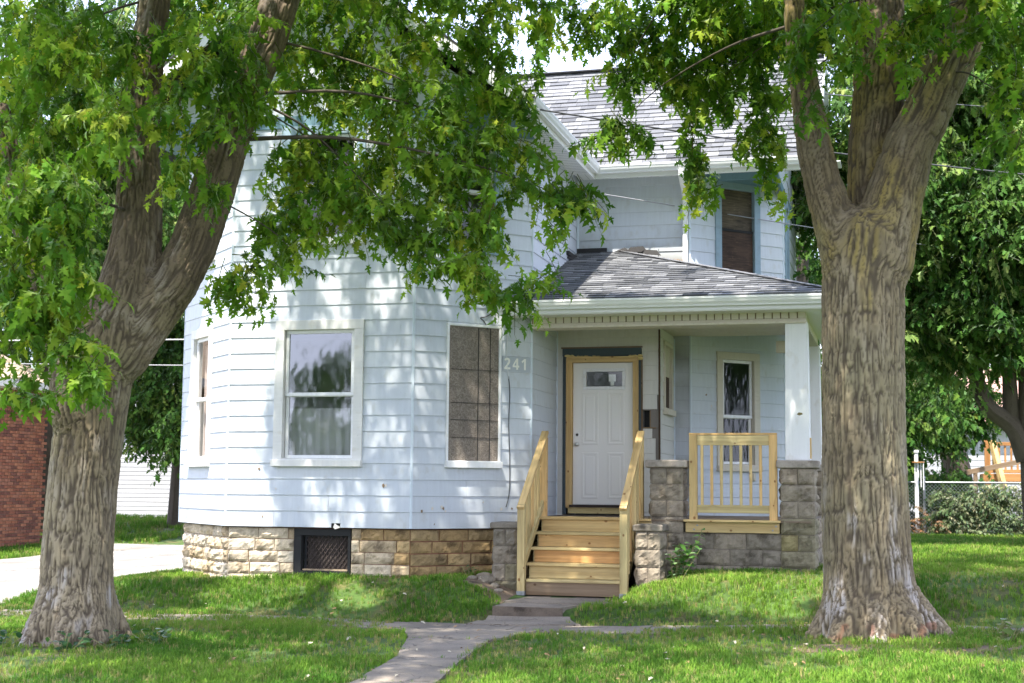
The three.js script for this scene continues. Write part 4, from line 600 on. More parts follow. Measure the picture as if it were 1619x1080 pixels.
// ---------------------------------------------------------------- wooden entry steps
const steps = thing('wooden_steps', 'new yellow pine porch steps with two sloping handrails', 'steps');
{
  const ty = (k) => 0.245 + 0.185 * k, tz = (k) => -17.0 - 0.212 * k;
  for (let k = 0; k < 5; k++) { const x0 = k ? -4.402 : -4.352, x1 = k ? -3.128 : -3.186; mesh(steps, 'tread', rb(x1 - x0, 0.036, 0.27, 0.005), M.pine[[2, 1, 1, 2, 0][k]]).position.set((x0 + x1) / 2, ty(k) - 0.018, tz(k) - 0.135); if (k) mesh(steps, 'riser', rb(1.20, 0.146, 0.024), k === 2 ? M.pineOrange : M.pine[[0, 1, 3, 3, 0][k]]).position.set(-3.763, ty(k) - 0.036 - 0.0745, tz(k) - 0.045); }
  mesh(steps, 'bottom_board', rb(1.165, 0.155, 0.036), M.oldPlank).position.set(-3.774, 0.13, -17.03);
  for (const x of [-4.345, -3.175]) { const s = new THREE.Shape(); s.moveTo(-0.05, 0.05); for (let k = 0; k < 5; k++) { s.lineTo(-0.06 - 0.212 * k, ty(k) - 0.037); s.lineTo(-0.06 - 0.212 * (k + 1), ty(k) - 0.037); } s.lineTo(-1.12, 0.70); s.lineTo(-0.35, 0.04); s.closePath(); const g = new THREE.ExtrudeGeometry(s, { depth: 0.038, bevelEnabled: false }); g.rotateY(-Math.PI / 2); const p = g.attributes.position; for (let i = 0; i < p.count; i++) p.setZ(i, p.getZ(i)); g.computeBoundingBox(); const b = g.boundingBox; const flip = b.max.z > 0.5; if (flip) { for (let i = 0; i < p.count; i++) p.setZ(i, -p.getZ(i)); g.computeVertexNormals(); } mesh(steps, 'stringer', boxUV(g), M.pine[4]).position.set(x, 0, -17.0); }
  for (const sx of [0, 1]) {
    const xp = sx ? -3.140 : -4.411, xb = sx ? -3.118 : -4.440, xr = sx ? -3.14 : -4.412;
    const top = (z) => 1.105 + (-16.95 - z) * 0.772; // underside line of the handrail
    const fp = mesh(steps, 'post', rb(0.092, top(-17.0) - 0.075, 0.092), M.pine[sx ? 4 : 2]); fp.position.set(xp, (top(-17.0) + 0.055) / 2 + 0.02, -17.0);
    mesh(fp, 'bracket', merge([bx(0.10, 0.05, 0.004).translate(0, 0, 0.05), bx(0.004, 0.05, 0.08).translate(0.05, 0, 0), rb(0.012, 0.02, 0.012).translate(0.02, 0.005, 0.055)]), M.galv).position.set(0, 0.075 - fp.position.y, 0);
    mesh(steps, 'post', rb(0.092, top(-18.12) - 0.955, 0.092), M.pine[sx ? 1 : 3]).position.set(xp, (top(-18.12) + 0.955) / 2, -18.12);
    mesh(steps, 'handrail', bar([xr, top(-16.93) + 0.012, -16.93], [xr, top(-18.20) + 0.012, -18.20], 0.092, 0.04), M.pineYellow);
    mesh(steps, 'bottom_rail', bar([xr, top(-17.05) - 0.82, -17.05], [xr, top(-18.08) - 0.82, -18.08], 0.038, 0.09), M.pine[4]);
    for (let i = 0; i < 6; i++) { const z = -17.155 - i * 0.158, t = top(z) - 0.01, b = t - 0.93 + (i % 2) * 0.02; mesh(steps, 'baluster', rb(0.036, t - b, 0.036), M.pine[(i + sx * 2) % 4]).position.set(xb, (t + b) / 2, z); }
  }
}
// low stone piers each side of the steps
{
  const a = thing('stone_pier', 'low dark mossy stone pier left of the wooden steps', 'pier', 'stone piers beside the steps'); pier(a, -4.83, -4.52, -17.2, 0.40, 0.845, { h: 0.078, o: 0.035, m: M.capDark }, 7, [M.block[2], M.blockMoss[1], M.block[0]], 0.215);
  const b = thing('stone_pier', 'low stone pier right of the wooden steps beside the weed', 'pier', 'stone piers beside the steps'); pier(b, -3.035, -2.735, -17.2, 0.50, 0.835, { h: 0.085, o: 0.035, m: M.capDark }, 8, [M.block[1], M.block[0], M.block[3]], 0.215);
}
// cables
const wireM = std({ color: rgb(0.07, 0.07, 0.075), roughness: 0.7 });
function cable(name, label, pts, r, m, category = 'cable', group, seg = 40) { return tag(mesh(scene, name, tube(pts, r, r, seg, 6), m), label, category, group); }
cable('cable', 'thin white cable hanging from the porch gutter across the house number', [[-4.90, 3.80, -17.80], [-4.875, 3.6, -17.88], [-4.862, 3.35, -17.905], [-4.868, 3.05, -17.905], [-4.845, 2.77, -17.925]], 0.005, M.white);
cable('cable', 'thin black cable dangling down the blue wall under the white one', [[-4.845, 2.80, -17.925], [-4.83, 2.6, -17.94], [-4.838, 2.2, -17.93], [-4.825, 1.7, -17.945], [-4.83, 1.25, -17.94], [-4.86, 1.10, -17.91]], 0.006, wireM);
cable('cable', 'short black cable stub curling above the boarded window', [[-5.02, 3.62, -17.76], [-5.10, 3.56, -17.67], [-5.15, 3.545, -17.63], [-5.11, 3.50, -17.66], [-5.07, 3.40, -17.70]], 0.007, wireM);
const LEFT_CLUMPS = [
  [-8.04,5.64,-11.72,0.66,0.48,26], [-7.34,5.46,-11.70,0.59,0.47,26], [-7.78,4.78,-11.58,0.59,0.47,26], [-7.15,4.79,-11.54,0.43,0.40,20], [-7.26,3.79,-10.68,0.49,0.43,26],
  [-6.83,3.75,-10.59,0.33,0.37,22], [-7.18,3.18,-10.71,0.43,0.38,22], [-6.77,3.14,-10.50,0.28,0.32,16], [-7.00,2.67,-10.65,0.32,0.24,13], [-6.62,2.44,-10.55,0.26,0.17,10],
  [-6.91,2.19,-10.36,0.20,0.15,7], [-6.35,2.26,-10.41,0.16,0.10,4], [-8.54,4.96,-11.38,0.65,0.65,26], [-7.90,3.58,-10.62,0.60,0.60,26], [-7.81,2.69,-10.64,0.44,0.33,14],
  [-7.00,5.50,-12.10,0.36,0.36,10], [-6.44,5.47,-12.15,0.45,0.48,22], [-6.06,5.54,-12.46,0.45,0.51,22], [-6.54,4.92,-11.81,0.32,0.29,10], [-6.17,4.76,-12.12,0.30,0.35,11],
  [-6.31,4.29,-11.66,0.26,0.18,6], [-6.12,4.16,-11.92,0.20,0.15,4], [-6.60,4.58,-11.07,0.28,0.28,12], [-6.36,6.32,-13.82,0.47,0.47,18], [-5.92,5.58,-13.53,0.45,0.45,22],
  [-5.75,6.26,-13.78,0.49,0.43,20], [-5.23,6.20,-13.92,0.53,0.46,22], [-4.61,6.17,-13.98,0.52,0.46,20], [-4.00,6.14,-14.04,0.52,0.42,20], [-3.46,6.18,-14.09,0.45,0.39,15],
  [-5.40,5.44,-13.67,0.49,0.45,24], [-4.85,5.35,-13.71,0.52,0.48,25], [-4.31,5.26,-13.75,0.51,0.48,24], [-3.87,5.47,-13.87,0.45,0.42,18], [-3.41,5.65,-13.89,0.38,0.38,12],
  [-5.92,4.81,-13.42,0.39,0.39,16], [-5.48,4.68,-13.54,0.48,0.42,22], [-4.93,4.59,-13.59,0.48,0.42,22], [-4.40,4.57,-13.63,0.48,0.41,22], [-3.94,4.69,-13.65,0.41,0.38,16],
  [-3.60,4.92,-13.74,0.32,0.28,8], [-6.21,4.22,-13.45,0.32,0.29,9], [-5.68,4.12,-13.39,0.38,0.32,14], [-5.20,4.11,-13.41,0.38,0.29,13], [-4.73,4.03,-13.43,0.38,0.28,14],
  [-4.27,4.01,-13.45,0.41,0.31,16], [-3.88,4.06,-13.46,0.34,0.28,11], [-3.45,4.35,-13.57,0.34,0.22,8], [-3.03,4.23,-13.58,0.19,0.11,6], [-3.15,4.30,-13.55,0.19,0.14,5],
  [-2.91,4.27,-13.61,0.11,0.07,3], [-6.03,3.44,-12.67,0.28,0.21,7], [-5.86,3.73,-13.34,0.32,0.22,8], [-6.27,3.37,-12.61,0.18,0.15,3], [-4.36,3.61,-13.33,0.31,0.22,8],
  [-3.99,3.53,-13.32,0.31,0.22,9], [-3.87,3.24,-13.25,0.21,0.11,3], [-3.49,3.26,-13.25,0.26,0.17,6], [-3.24,3.46,-13.42,0.18,0.15,3], [-3.15,3.95,-13.55,0.15,0.11,2],
  [-9.53,6.93,-13.60,0.59,0.45,24], [-8.91,6.98,-13.76,0.59,0.45,24], [-8.34,6.98,-14.02,0.59,0.45,24], [-7.71,6.99,-14.19,0.59,0.45,24], [-7.09,7.03,-14.36,0.59,0.45,22],
  [-6.42,7.00,-14.43,0.59,0.45,24], [-5.76,7.01,-14.50,0.59,0.45,24], [-5.11,6.98,-14.57,0.58,0.45,24], [-4.47,6.95,-14.64,0.58,0.44,22], [-3.86,6.95,-14.70,0.57,0.44,16],
  [-9.07,6.42,-13.93,0.60,0.46,24], [-9.48,5.84,-13.61,0.59,0.45,22], [-8.63,6.45,-14.15,0.60,0.46,20], [-7.87,6.79,-14.66,0.61,0.47,20], [-9.26,4.92,-13.46,0.58,0.45,20],
  [-8.65,5.00,-13.63,0.58,0.45,18],
];
const RIGHT_CLUMPS = [
  [-3.56,6.80,-15.40,0.42,0.32,13], [-3.07,6.69,-15.54,0.46,0.35,17], [-2.56,6.52,-15.57,0.45,0.42,21], [-2.07,6.42,-15.60,0.45,0.42,22], [-1.58,6.35,-15.73,0.42,0.42,22],
  [-1.13,6.39,-15.74,0.38,0.41,20], [-2.88,6.07,-15.48,0.27,0.28,8], [-2.41,5.97,-15.50,0.35,0.31,13], [-1.92,5.88,-15.53,0.38,0.34,17], [-1.48,5.74,-15.65,0.34,0.31,14],
  [-2.89,5.46,-15.38,0.19,0.24,6], [-2.75,5.28,-15.41,0.19,0.15,4], [-3.10,5.24,-15.32,0.19,0.08,2], [-2.09,5.30,-15.49,0.15,0.28,5], [-2.02,4.90,-15.50,0.14,0.28,5],
  [-1.82,4.73,-15.56,0.15,0.17,2], [-1.45,5.27,-15.66,0.24,0.28,8], [-1.22,5.17,-15.62,0.16,0.25,5], [-1.08,4.64,-15.65,0.08,0.15,1], [-1.28,4.80,-15.70,0.10,0.19,2],
  [-0.63,5.71,-13.29,0.26,0.26,9], [-0.79,5.37,-13.25,0.14,0.17,3], [-0.65,4.94,-13.28,0.10,0.13,2], [-0.31,5.74,-13.27,0.26,0.18,7], [-0.29,5.40,-13.28,0.20,0.14,3],
  [0.14,5.59,-13.39,0.23,0.20,7], [0.46,5.80,-13.48,0.29,0.20,9], [0.20,5.29,-13.41,0.10,0.09,1], [0.91,5.74,-13.39,0.31,0.23,10], [1.18,5.44,-13.46,0.25,0.34,10],
  [1.11,4.97,-13.45,0.23,0.25,7], [0.99,4.64,-13.41,0.16,0.14,3], [1.21,4.50,-13.47,0.17,0.20,4], [1.64,5.21,-13.80,0.40,0.69,24], [0.01,6.45,-15.12,0.58,0.26,14],
  [-0.95,6.41,-14.65,0.58,0.32,14], [-2.58,6.82,-14.84,0.50,0.30,14], [-2.05,6.75,-14.98,0.50,0.30,16], [-1.52,6.65,-15.12,0.50,0.30,18], [-1.00,6.73,-15.47,0.51,0.30,18],
  [-0.46,6.77,-15.72,0.51,0.31,18], [0.08,6.66,-15.96,0.51,0.31,18], [0.69,6.88,-16.13,0.51,0.31,18], [1.29,6.75,-16.08,0.51,0.30,18], [-1.82,6.46,-15.35,0.51,0.31,12],
];
// each row: centre x, y, z, half width, half height, number of leafy twigs
// ---------------------------------------------------------------- trees: one continuous trunk and limbs from a distance field
function smin(a, b, k) { const h = clamp(0.5 + 0.5 * (b - a) / k); return lerp(b, a, h) - k * h * (1 - h); }
function trunkMesh(chains, h, k, look) {                       // chains of [x, y, z, r]; hard union inside a chain, smooth union between chains
  const C0 = chains.map((c) => { let s0 = c[0][1]; return c.slice(1).map((p, i) => { const a = c[i], d = [p[0] - a[0], p[1] - a[1], p[2] - a[2]], L = d[0] * d[0] + d[1] * d[1] + d[2] * d[2], l = Math.sqrt(L), o = { a, d, L, l, ra: a[3], rb: p[3], ax: d.map((v) => v / l), s: s0 }; s0 += l; return o; }); });
  const B = C0.slice(0, look.framed).flat(), bones = chains.flatMap((c) => c.slice(1).map((p, i) => [c[i], c[i][3], p, p[3]]));
  const par = (b, x, y, z) => clamp(((x - b.a[0]) * b.d[0] + (y - b.a[1]) * b.d[1] + (z - b.a[2]) * b.d[2]) / b.L);
  const dist = (b, x, y, z) => { const t = par(b, x, y, z), qx = x - b.a[0] - b.d[0] * t, qy = y - b.a[1] - b.d[1] * t, qz = z - b.a[2] - b.d[2] * t; return Math.sqrt(qx * qx + qy * qy + qz * qz) - lerp(b.ra, b.rb, t); };
  const sdf = (x, y, z) => { let s = 9; for (const c of C0) { let m = 9; for (const b of c) { const d = dist(b, x, y, z); if (d < m) m = d; } s = smin(s, m, k); } return s; };
  const lo = [1e9, 1e9, 1e9], hi = [-1e9, -1e9, -1e9]; for (const [a, ra, b, rb_] of bones) for (let i = 0; i < 3; i++) { lo[i] = Math.min(lo[i], a[i] - ra - 0.2, b[i] - rb_ - 0.2); hi[i] = Math.max(hi[i], a[i] + ra + 0.2, b[i] + rb_ + 0.2); }
  const n = lo.map((v, i) => Math.ceil((hi[i] - v) / h) + 1), F = new Float32Array(n[0] * n[1] * n[2]); const I = (i, j, l) => (l * n[1] + j) * n[0] + i;
  for (let l = 0; l < n[2]; l++) for (let j = 0; j < n[1]; j++) for (let i = 0; i < n[0]; i++) F[I(i, j, l)] = sdf(lo[0] + i * h, lo[1] + j * h, lo[2] + l * h);
  let P3 = [], T3 = []; const id = new Map(); const C = [[0, 0, 0], [1, 0, 0], [0, 1, 0], [1, 1, 0], [0, 0, 1], [1, 0, 1], [0, 1, 1], [1, 1, 1]], E12 = [[0, 1], [2, 3], [4, 5], [6, 7], [0, 2], [1, 3], [4, 6], [5, 7], [0, 4], [1, 5], [2, 6], [3, 7]];
  for (let l = 0; l < n[2] - 1; l++) for (let j = 0; j < n[1] - 1; j++) for (let i = 0; i < n[0] - 1; i++) { const v = C.map(([a, b, c]) => F[I(i + a, j + b, l + c)]); let neg = 0; v.forEach((q) => { if (q < 0) neg++; }); if (!neg || neg === 8) continue; let s = [0, 0, 0], c = 0; for (const [p, q] of E12) if ((v[p] < 0) !== (v[q] < 0)) { const t = v[p] / (v[p] - v[q]); for (let m = 0; m < 3; m++) s[m] += lerp(C[p][m], C[q][m], t); c++; } id.set(I(i, j, l), P3.length); P3.push([lo[0] + (i + s[0] / c) * h, lo[1] + (j + s[1] / c) * h, lo[2] + (l + s[2] / c) * h]); }
  const quad = (a, b, c, d, f) => { if ([a, b, c, d].some((q) => q === undefined)) return; if (f) T3.push([a, b, c], [a, c, d]); else T3.push([a, c, b], [a, d, c]); };
  for (let l = 1; l < n[2] - 1; l++) for (let j = 1; j < n[1] - 1; j++) for (let i = 1; i < n[0] - 1; i++) { const s = F[I(i, j, l)] < 0; if (s !== (F[I(i + 1, j, l)] < 0)) quad(id.get(I(i, j - 1, l - 1)), id.get(I(i, j, l - 1)), id.get(I(i, j, l)), id.get(I(i, j - 1, l)), s); if (s !== (F[I(i, j + 1, l)] < 0)) quad(id.get(I(i - 1, j, l - 1)), id.get(I(i - 1, j, l)), id.get(I(i, j, l)), id.get(I(i, j, l - 1)), s); if (s !== (F[I(i, j, l + 1)] < 0)) quad(id.get(I(i - 1, j - 1, l)), id.get(I(i, j - 1, l)), id.get(I(i, j, l)), id.get(I(i - 1, j, l)), s); }
  for (let it = 0; it < look.sub; it++) { const em = new Map(), N2 = []; const mid = (a, b) => { const key = a < b ? a * 4194304 + b : b * 4194304 + a; let m = em.get(key); if (m === undefined) { m = P3.length; P3.push([0, 1, 2].map((q) => (P3[a][q] + P3[b][q]) / 2)); em.set(key, m); } return m; }; for (const [a, b, c] of T3) { const x = mid(a, b), y = mid(b, c), z = mid(c, a); N2.push([a, x, z], [x, b, y], [z, y, c], [x, y, z]); } T3 = N2; }
  const pos = new Float32Array(P3.length * 3), col = new Float32Array(P3.length * 3), e = 0.01;
  for (let v = 0; v < P3.length; v++) {
    let [x, y, z] = P3[v], gx, gy, gz; for (let it = 0; it < 2; it++) { const s = sdf(x, y, z); gx = sdf(x + e, y, z) - s; gy = sdf(x, y + e, z) - s; gz = sdf(x, y, z + e) - s; const L = Math.hypot(gx, gy, gz) || 1; gx /= L; gy /= L; gz /= L; x -= gx * s; y -= gy * s; z -= gz * s; }
    let ax = 0, ay = 0, az = 0, cx = 0, cy = 0, cz = 0, sl = 0, W = 0; let dm = 9; for (const b of B) dm = Math.min(dm, dist(b, x, y, z)); for (const b of B) { const d = dist(b, x, y, z) - dm; if (d > 0.35) continue; const w = Math.exp(-Math.max(0, d) / 0.02), t = par(b, x, y, z); ax += b.ax[0] * w; ay += b.ax[1] * w; az += b.ax[2] * w; cx += (b.a[0] + b.d[0] * t) * w; cy += (b.a[1] + b.d[1] * t) * w; cz += (b.a[2] + b.d[2] * t) * w; sl += (b.s + b.l * t) * w; W += w; }
    const l = Math.hypot(ax, ay, az) || 1; ax /= l; ay /= l; az /= l; cx /= W; cy /= W; cz /= W; sl /= W;
    let ux = 1 - ax * ax, uy = -ax * ay, uz = -ax * az; const ul = Math.hypot(ux, uy, uz) || 1; ux /= ul; uy /= ul; uz /= ul; const vx = ay * uz - az * uy, vy = az * ux - ax * uz, vz = ax * uy - ay * ux;
    const rx = x - cx, ry = y - cy, rz = z - cz, f = look.freq; let q1 = rx * ux + ry * uy + rz * uz, q2 = rx * vx + ry * vy + rz * vz, q3 = sl * look.stretch;
    q1 += 0.014 * vnoise(x * 4, y * 3, z * 4); q2 += 0.014 * vnoise(x * 4 + 9, y * 3, z * 4 + 4);
    const n1 = vnoise(q1 * f, q3 * f, q2 * f), n2 = vnoise(q1 * f * 1.9 + 7, q3 * f * 2.4, q2 * f * 1.9), n3 = vnoise(x * 75, y * 50, z * 75), n4 = vnoise(q1 * 60, q3 * 90, q2 * 60), big = fbm(x * 1.7, y * 0.9, z * 1.7 + look.seed, 3);
    const fur = 1 - smooth(0.02, 0.27, Math.abs(n1)), fur2 = 1 - smooth(0.02, 0.20, Math.abs(n2)), plate = smooth(0.1, 0.5, Math.abs(n1));
    const crackY = smooth(0.35, 0.6, vnoise(q1 * 16, sl * 13, q2 * 16)) * 0.35; const dsp = look.amp * (-0.9 * fur - 0.5 * fur2 + 0.3 * plate + 0.3 * n4 + 0.15 * n3 - crackY * 0.4) + 0.012 * big;
    pos[v * 3] = x + gx * dsp; pos[v * 3 + 1] = y + gy * dsp; pos[v * 3 + 2] = z + gz * dsp;
    const c = look.color(x, y, z, Math.max(fur, fur2 * 0.75, crackY), plate, big, 0.5 * n3 + 0.8 * n4); col[v * 3] = c[0]; col[v * 3 + 1] = c[1]; col[v * 3 + 2] = c[2];
  }
  const g = new THREE.BufferGeometry(); g.setAttribute('position', new THREE.BufferAttribute(pos, 3)); g.setAttribute('color', new THREE.BufferAttribute(col, 3)); g.setIndex(T3.flat()); g.computeVertexNormals(); return g;
}
const mix3 = (a, b, t) => [lerp(a[0], b[0], t), lerp(a[1], b[1], t), lerp(a[2], b[2], t)];

// ---------------------------------------------------------------- leaves: five-lobed maple leaf, twigs, clumps
function leafShape(detail, curl = 0.30, fold = 0.22, wide = 0.95, twist = 0) {
  const half = detail ? [[0, 0], [0.10, 0.015], [0.34, -0.05], [0.25, 0.09], [0.17, 0.20], [0.34, 0.27], [0.56, 0.45], [0.41, 0.44], [0.35, 0.47], [0.145, 0.42], [0.17, 0.55], [0.30, 0.70], [0.17, 0.71], [0.12, 0.84], [0, 1.04]] : [[0, 0], [0.30, 0.0], [0.16, 0.2], [0.54, 0.45], [0.15, 0.42], [0.24, 0.68], [0, 1.02]];
  const pts = [...half, ...half.slice(1, -1).reverse().map(([x, y]) => [-x, y])]; const g = new THREE.ShapeGeometry(new THREE.Shape(pts.map((p) => new THREE.Vector2(...p)))); const p = g.attributes.position;
  for (let i = 0; i < p.count; i++) { const x = p.getX(i), y = p.getY(i); p.setXYZ(i, x * wide, y, fold * Math.abs(x) - curl * y * y + 0.06 * y - (Math.abs(x) > 0.3 ? 0.35 * curl * (Math.abs(x) - 0.3) : 0) + twist * x * y); } g.computeVertexNormals(); return g;
}
const LEAF = leafShape(true), LEAF_FAR = leafShape(false);
function white(g, k = 1, tint = [1, 1, 1]) { const n = g.attributes.position.count, c = new Float32Array(n * 3); for (let i = 0; i < n; i++) { c[i * 3] = k * tint[0]; c[i * 3 + 1] = k * tint[1]; c[i * 3 + 2] = k * tint[2]; } g.setAttribute('color', new THREE.BufferAttribute(c, 3)); return g; }
white(LEAF); white(LEAF_FAR);
const LEAVES = [LEAF, white(leafShape(true, 0.55, 0.05, 0.82, 0.35)), white(leafShape(true, 0.75, 0.40, 1.02, -0.3)), white(leafShape(true, 0.15, 0.55, 0.78, 0.15))];
function makeSpray(seed, nodes, len, size, far) {
  const q = rng(seed), leaves = [], geos = []; const bend = rr(0.2, 0.7, q), side = rr(-0.3, 0.3, q); const at = (t) => V(len * t, -bend * len * t * t, side * len * t * t);
  const tw = far ? rod([0, 0, 0], at(1).toArray(), 0.006, 3) : tube([at(0), at(0.33), at(0.66), at(1)], 0.0045, 0.0018, 5, 4); geos.push(white(tw, 1, [0.6, 0.42, 0.28]));
  for (let i = 0; i < nodes; i++) { const t = i === nodes - 1 ? 1 : lerp(0.22, 0.97, i / (nodes - 1)), b = at(t); for (const s of i === nodes - 1 ? [0] : [1, -1]) {
    const dir = V(s ? rr(0.1, 0.8, q) : 1, rr(-0.75, 0.15, q), s * rr(0.55, 1, q)).normalize(), pl = rr(0.035, 0.075, q) * (size / 0.115); const e = b.clone().addScaledVector(dir, pl); dir.y -= rr(0.15, 0.8, q); dir.normalize();
    let nm = V(rr(-0.55, 0.55, q), 1, rr(-0.55, 0.55, q)); const x = dir.clone().cross(nm).normalize(); nm = x.clone().cross(dir); const sc = size * rr(0.55, 1.25, q), li = Math.floor(q() * 4); const m = new THREE.Matrix4().makeBasis(x, dir, nm).scale(V(sc, sc, sc)).setPosition(e);
    const k = rr(0.78, 1.22, q), tint = [k * rr(0.85, 1.2, q), k, k * rr(0.8, 1.1, q)]; leaves.push({ m, tint, li }); geos.push(white((far ? LEAF_FAR : LEAVES[li]).clone(), 1, tint).applyMatrix4(m)); if (!far) geos.push(white(rod(b.toArray(), e.toArray(), 0.0012, 3), 1, [1.1, 0.9, 0.6])); } }
  const strip = (g) => { g = g.index ? g.toNonIndexed() : g; g.deleteAttribute('uv'); return g; };
  return { geo: mergeGeometries(geos.map(strip)), leaves, twig: strip(tw) };
}
const SPRAYS = [0, 1, 2, 3, 4, 5, 6].map((i) => makeSpray(500 + i, 7 + (i % 3), 0.34 + 0.05 * (i % 4), 0.112));
const FAR_SPRAYS = [0, 1, 2, 3].map((i) => makeSpray(600 + i, 9, 0.7, 0.135, true));
const SUN_HOLES = [[-9.1, 2.4, -17.7, 0.75], [-9.0, 4.0, -17.6, 0.7], [-8.15, 1.3, -17, 0.45], [-8.1, 2.6, -17, 0.3], [-8.0, 3.9, -17, 0.4], [-9.0, 0.5, -17.6, 0.7], [-8.0, 0.4, -17, 0.5], [-6.9, 3.7, -17, 0.25], [-6.2, 3.9, -17, 0.2], [-7.0, 1.05, -17, 0.22], [-6.25, 2.1, -17, 0.18], [-6.2, 1.2, -17, 0.15], [-5.1, 2.2, -17.7, 0.15], [-4.8, 1.4, -18, 0.14], [-3.4, 4.2, -18.6, 0.85], [-2.5, 4.1, -18.3, 0.7], [-3.2, 4.6, -19.8, 0.85], [-3.7, 5.1, -20.9, 0.6], [-1.6, 3.9, -18.0, 0.45], [-4.5, 7.2, -21.7, 1.2], [-3.4, 7.5, -22, 1.0], [-5, 8, -22.6, 1], [-3, 6.6, -21, 0.5], [-2, 0.35, -17.2, 1.1], [-2.75, 1.6, -18, 0.3], [-1.4, 0.3, -16.6, 1.0], [-2.6, 0.2, -16.6, 0.6], [-2.2, 0.1, -16.2, 0.35], [-3.9, 0.6, -17.4, 0.2], [-6.9, 0.15, -16.3, 0.65], [-7.8, 0.1, -16.2, 0.6], [-6.2, 0.15, -16.2, 0.35], [-9.3, -0.4, -14.9, 0.3], [-3.3, -0.1, -15.2, 0.25], [-2.2, -0.1, -15.3, 0.3], [-7.9, -0.4, -14.2, 0.2], [-5.9, -0.2, -12.4, 0.18], [-1.2, 0.1, -13.4, 0.2], [0.05, 0.3, -13.5, 0.25], [2.6, 0.4, -23, 1.2], [1.8, 0.4, -20, 0.5], [1.0, 0.4, -25, 1.0], [1.4, 0.4, -18.3, 0.35], [-10.5, -0.1, -16.5, 0.8], [-3.75, 1.5, -18, 0.22], [1.2, 0.9, -31, 0.9], [2.3, 0.9, -31, 0.9], [2.8, 2.3, -38, 1.0]];
function inSun(x, y, z) { for (const [hx, hy, hz, r] of SUN_HOLES) { const t = (y - hy) / SUN.y; if (t < 0) continue; const dx = x - hx - SUN.x * t, dz = z - hz - SUN.z * t; if (dx * dx + dz * dz < r * r) return true; } return false; }
function scatter(clumps, seed, sprays, o = {}) {               // twig placements for ellipsoid clumps
  const q = rng(seed), out = [];
  for (const c of clumps) { const [cx, cy, cz, rx, ry, n, rz0] = c, rz = rz0 ?? (rx + ry) / 2, strand = rx < 0.2 && ry > rx * 1.5;
    for (let i = 0; i < n * (o.more ?? 1); i++) { let a, b, d, l; do { a = rr(-1, 1, q); b = rr(-1, 1, q); d = rr(-1, 1, q); l = a * a + b * b + d * d; } while (l > 1 || l < (o.shell ?? 0)); const x = cx + a * rx, y = cy + b * ry, z = cz + d * rz; if (!o.all && inSun(x, y, z)) continue;
      const yaw = Math.atan2(-(d * rz + rr(-0.5, 0.5, q) * rx), a * rx + rr(-0.5, 0.5, q) * rx), pitch = strand ? rr(-1.5, -1.0, q) : rr(o.p0 ?? -1.0, o.p1 ?? 0.15, q), roll = rr(-0.45, 0.45, q), s = rr(0.78, 1.18, q) * (o.scale ?? 1);
      const e = new THREE.Euler(roll, yaw, pitch, 'YZX'); const m = new THREE.Matrix4().makeRotationFromEuler(e), back = V(1, 0, 0).applyMatrix4(m).multiplyScalar((o.back ?? 0.24) * s); m.scale(V(s, s, s)).setPosition(x - back.x, y - back.y, z - back.z);
      out.push({ m, k: Math.floor(q() * sprays.length), t: q(), u: q(), d: Math.hypot(x, y - 1.36, z) }); } }
  return out;
}
function leafColor(p, pal) { const c = p.t < 0.33 ? mix3(pal[0], pal[1], p.t * 3) : p.t < 0.8 ? mix3(pal[1], pal[2], (p.t - 0.33) / 0.47) : mix3(pal[2], pal[3], (p.t - 0.8) / 0.2); const k = lerp(0.85, 1.12, p.u); return rgb(c[0] * k, c[1] * k, c[2] * k); }
function crown(parent, list, sprays, mat, pal, name = 'foliage') {
  sprays.forEach((s, k) => { const L = list.filter((p) => p.k === k); if (!L.length) return; const im = new THREE.InstancedMesh(s.geo, mat, L.length); im.name = name; im.castShadow = im.receiveShadow = true; L.forEach((p, i) => { im.setMatrixAt(i, p.m); im.setColorAt(i, leafColor(p, pal)); }); tag(im, null, null, null, 'stuff'); parent.add(im); });
}
const PAL = [[0.060, 0.155, 0.010], [0.120, 0.262, 0.017], [0.215, 0.375, 0.026], [0.42, 0.53, 0.05]];
function leafParts(parent, list, want, pal) {                  // the nearest twigs as single leaves
  list.sort((a, b) => a.d - b.d); let n = 0, i = 0; const mats = [0.1, 0.35, 0.6, 0.8, 0.97].map((t) => { const m = M.leaf.clone(); m.color = leafColor({ t, u: 0.5 }, pal); return m; });
  const q = rng(list.length); const keep = []; const step = Math.max(1, Math.floor(list.length * 0.35 / (want / 13)));
  for (; i < list.length; i++) { const p = list[i], s = SPRAYS[p.k]; if (n + s.leaves.length > want || i % step) { keep.push(p); continue; } const tw = mesh(parent, 'twig', s.twig, M.twigV ??= std({ color: rgb(0.11, 0.085, 0.05), vertexColors: true, roughness: 0.9 })); p.m.decompose(tw.position, tw.quaternion, tw.scale); for (const l of s.leaves) { const m = mesh(tw, 'leaf', LEAVES[l.li], mats[clamp(Math.floor(p.t * 5 + rr(-0.6, 0.6, q)), 0, 4)]); l.m.decompose(m.position, m.quaternion, m.scale); n++; } }
  return keep;
}
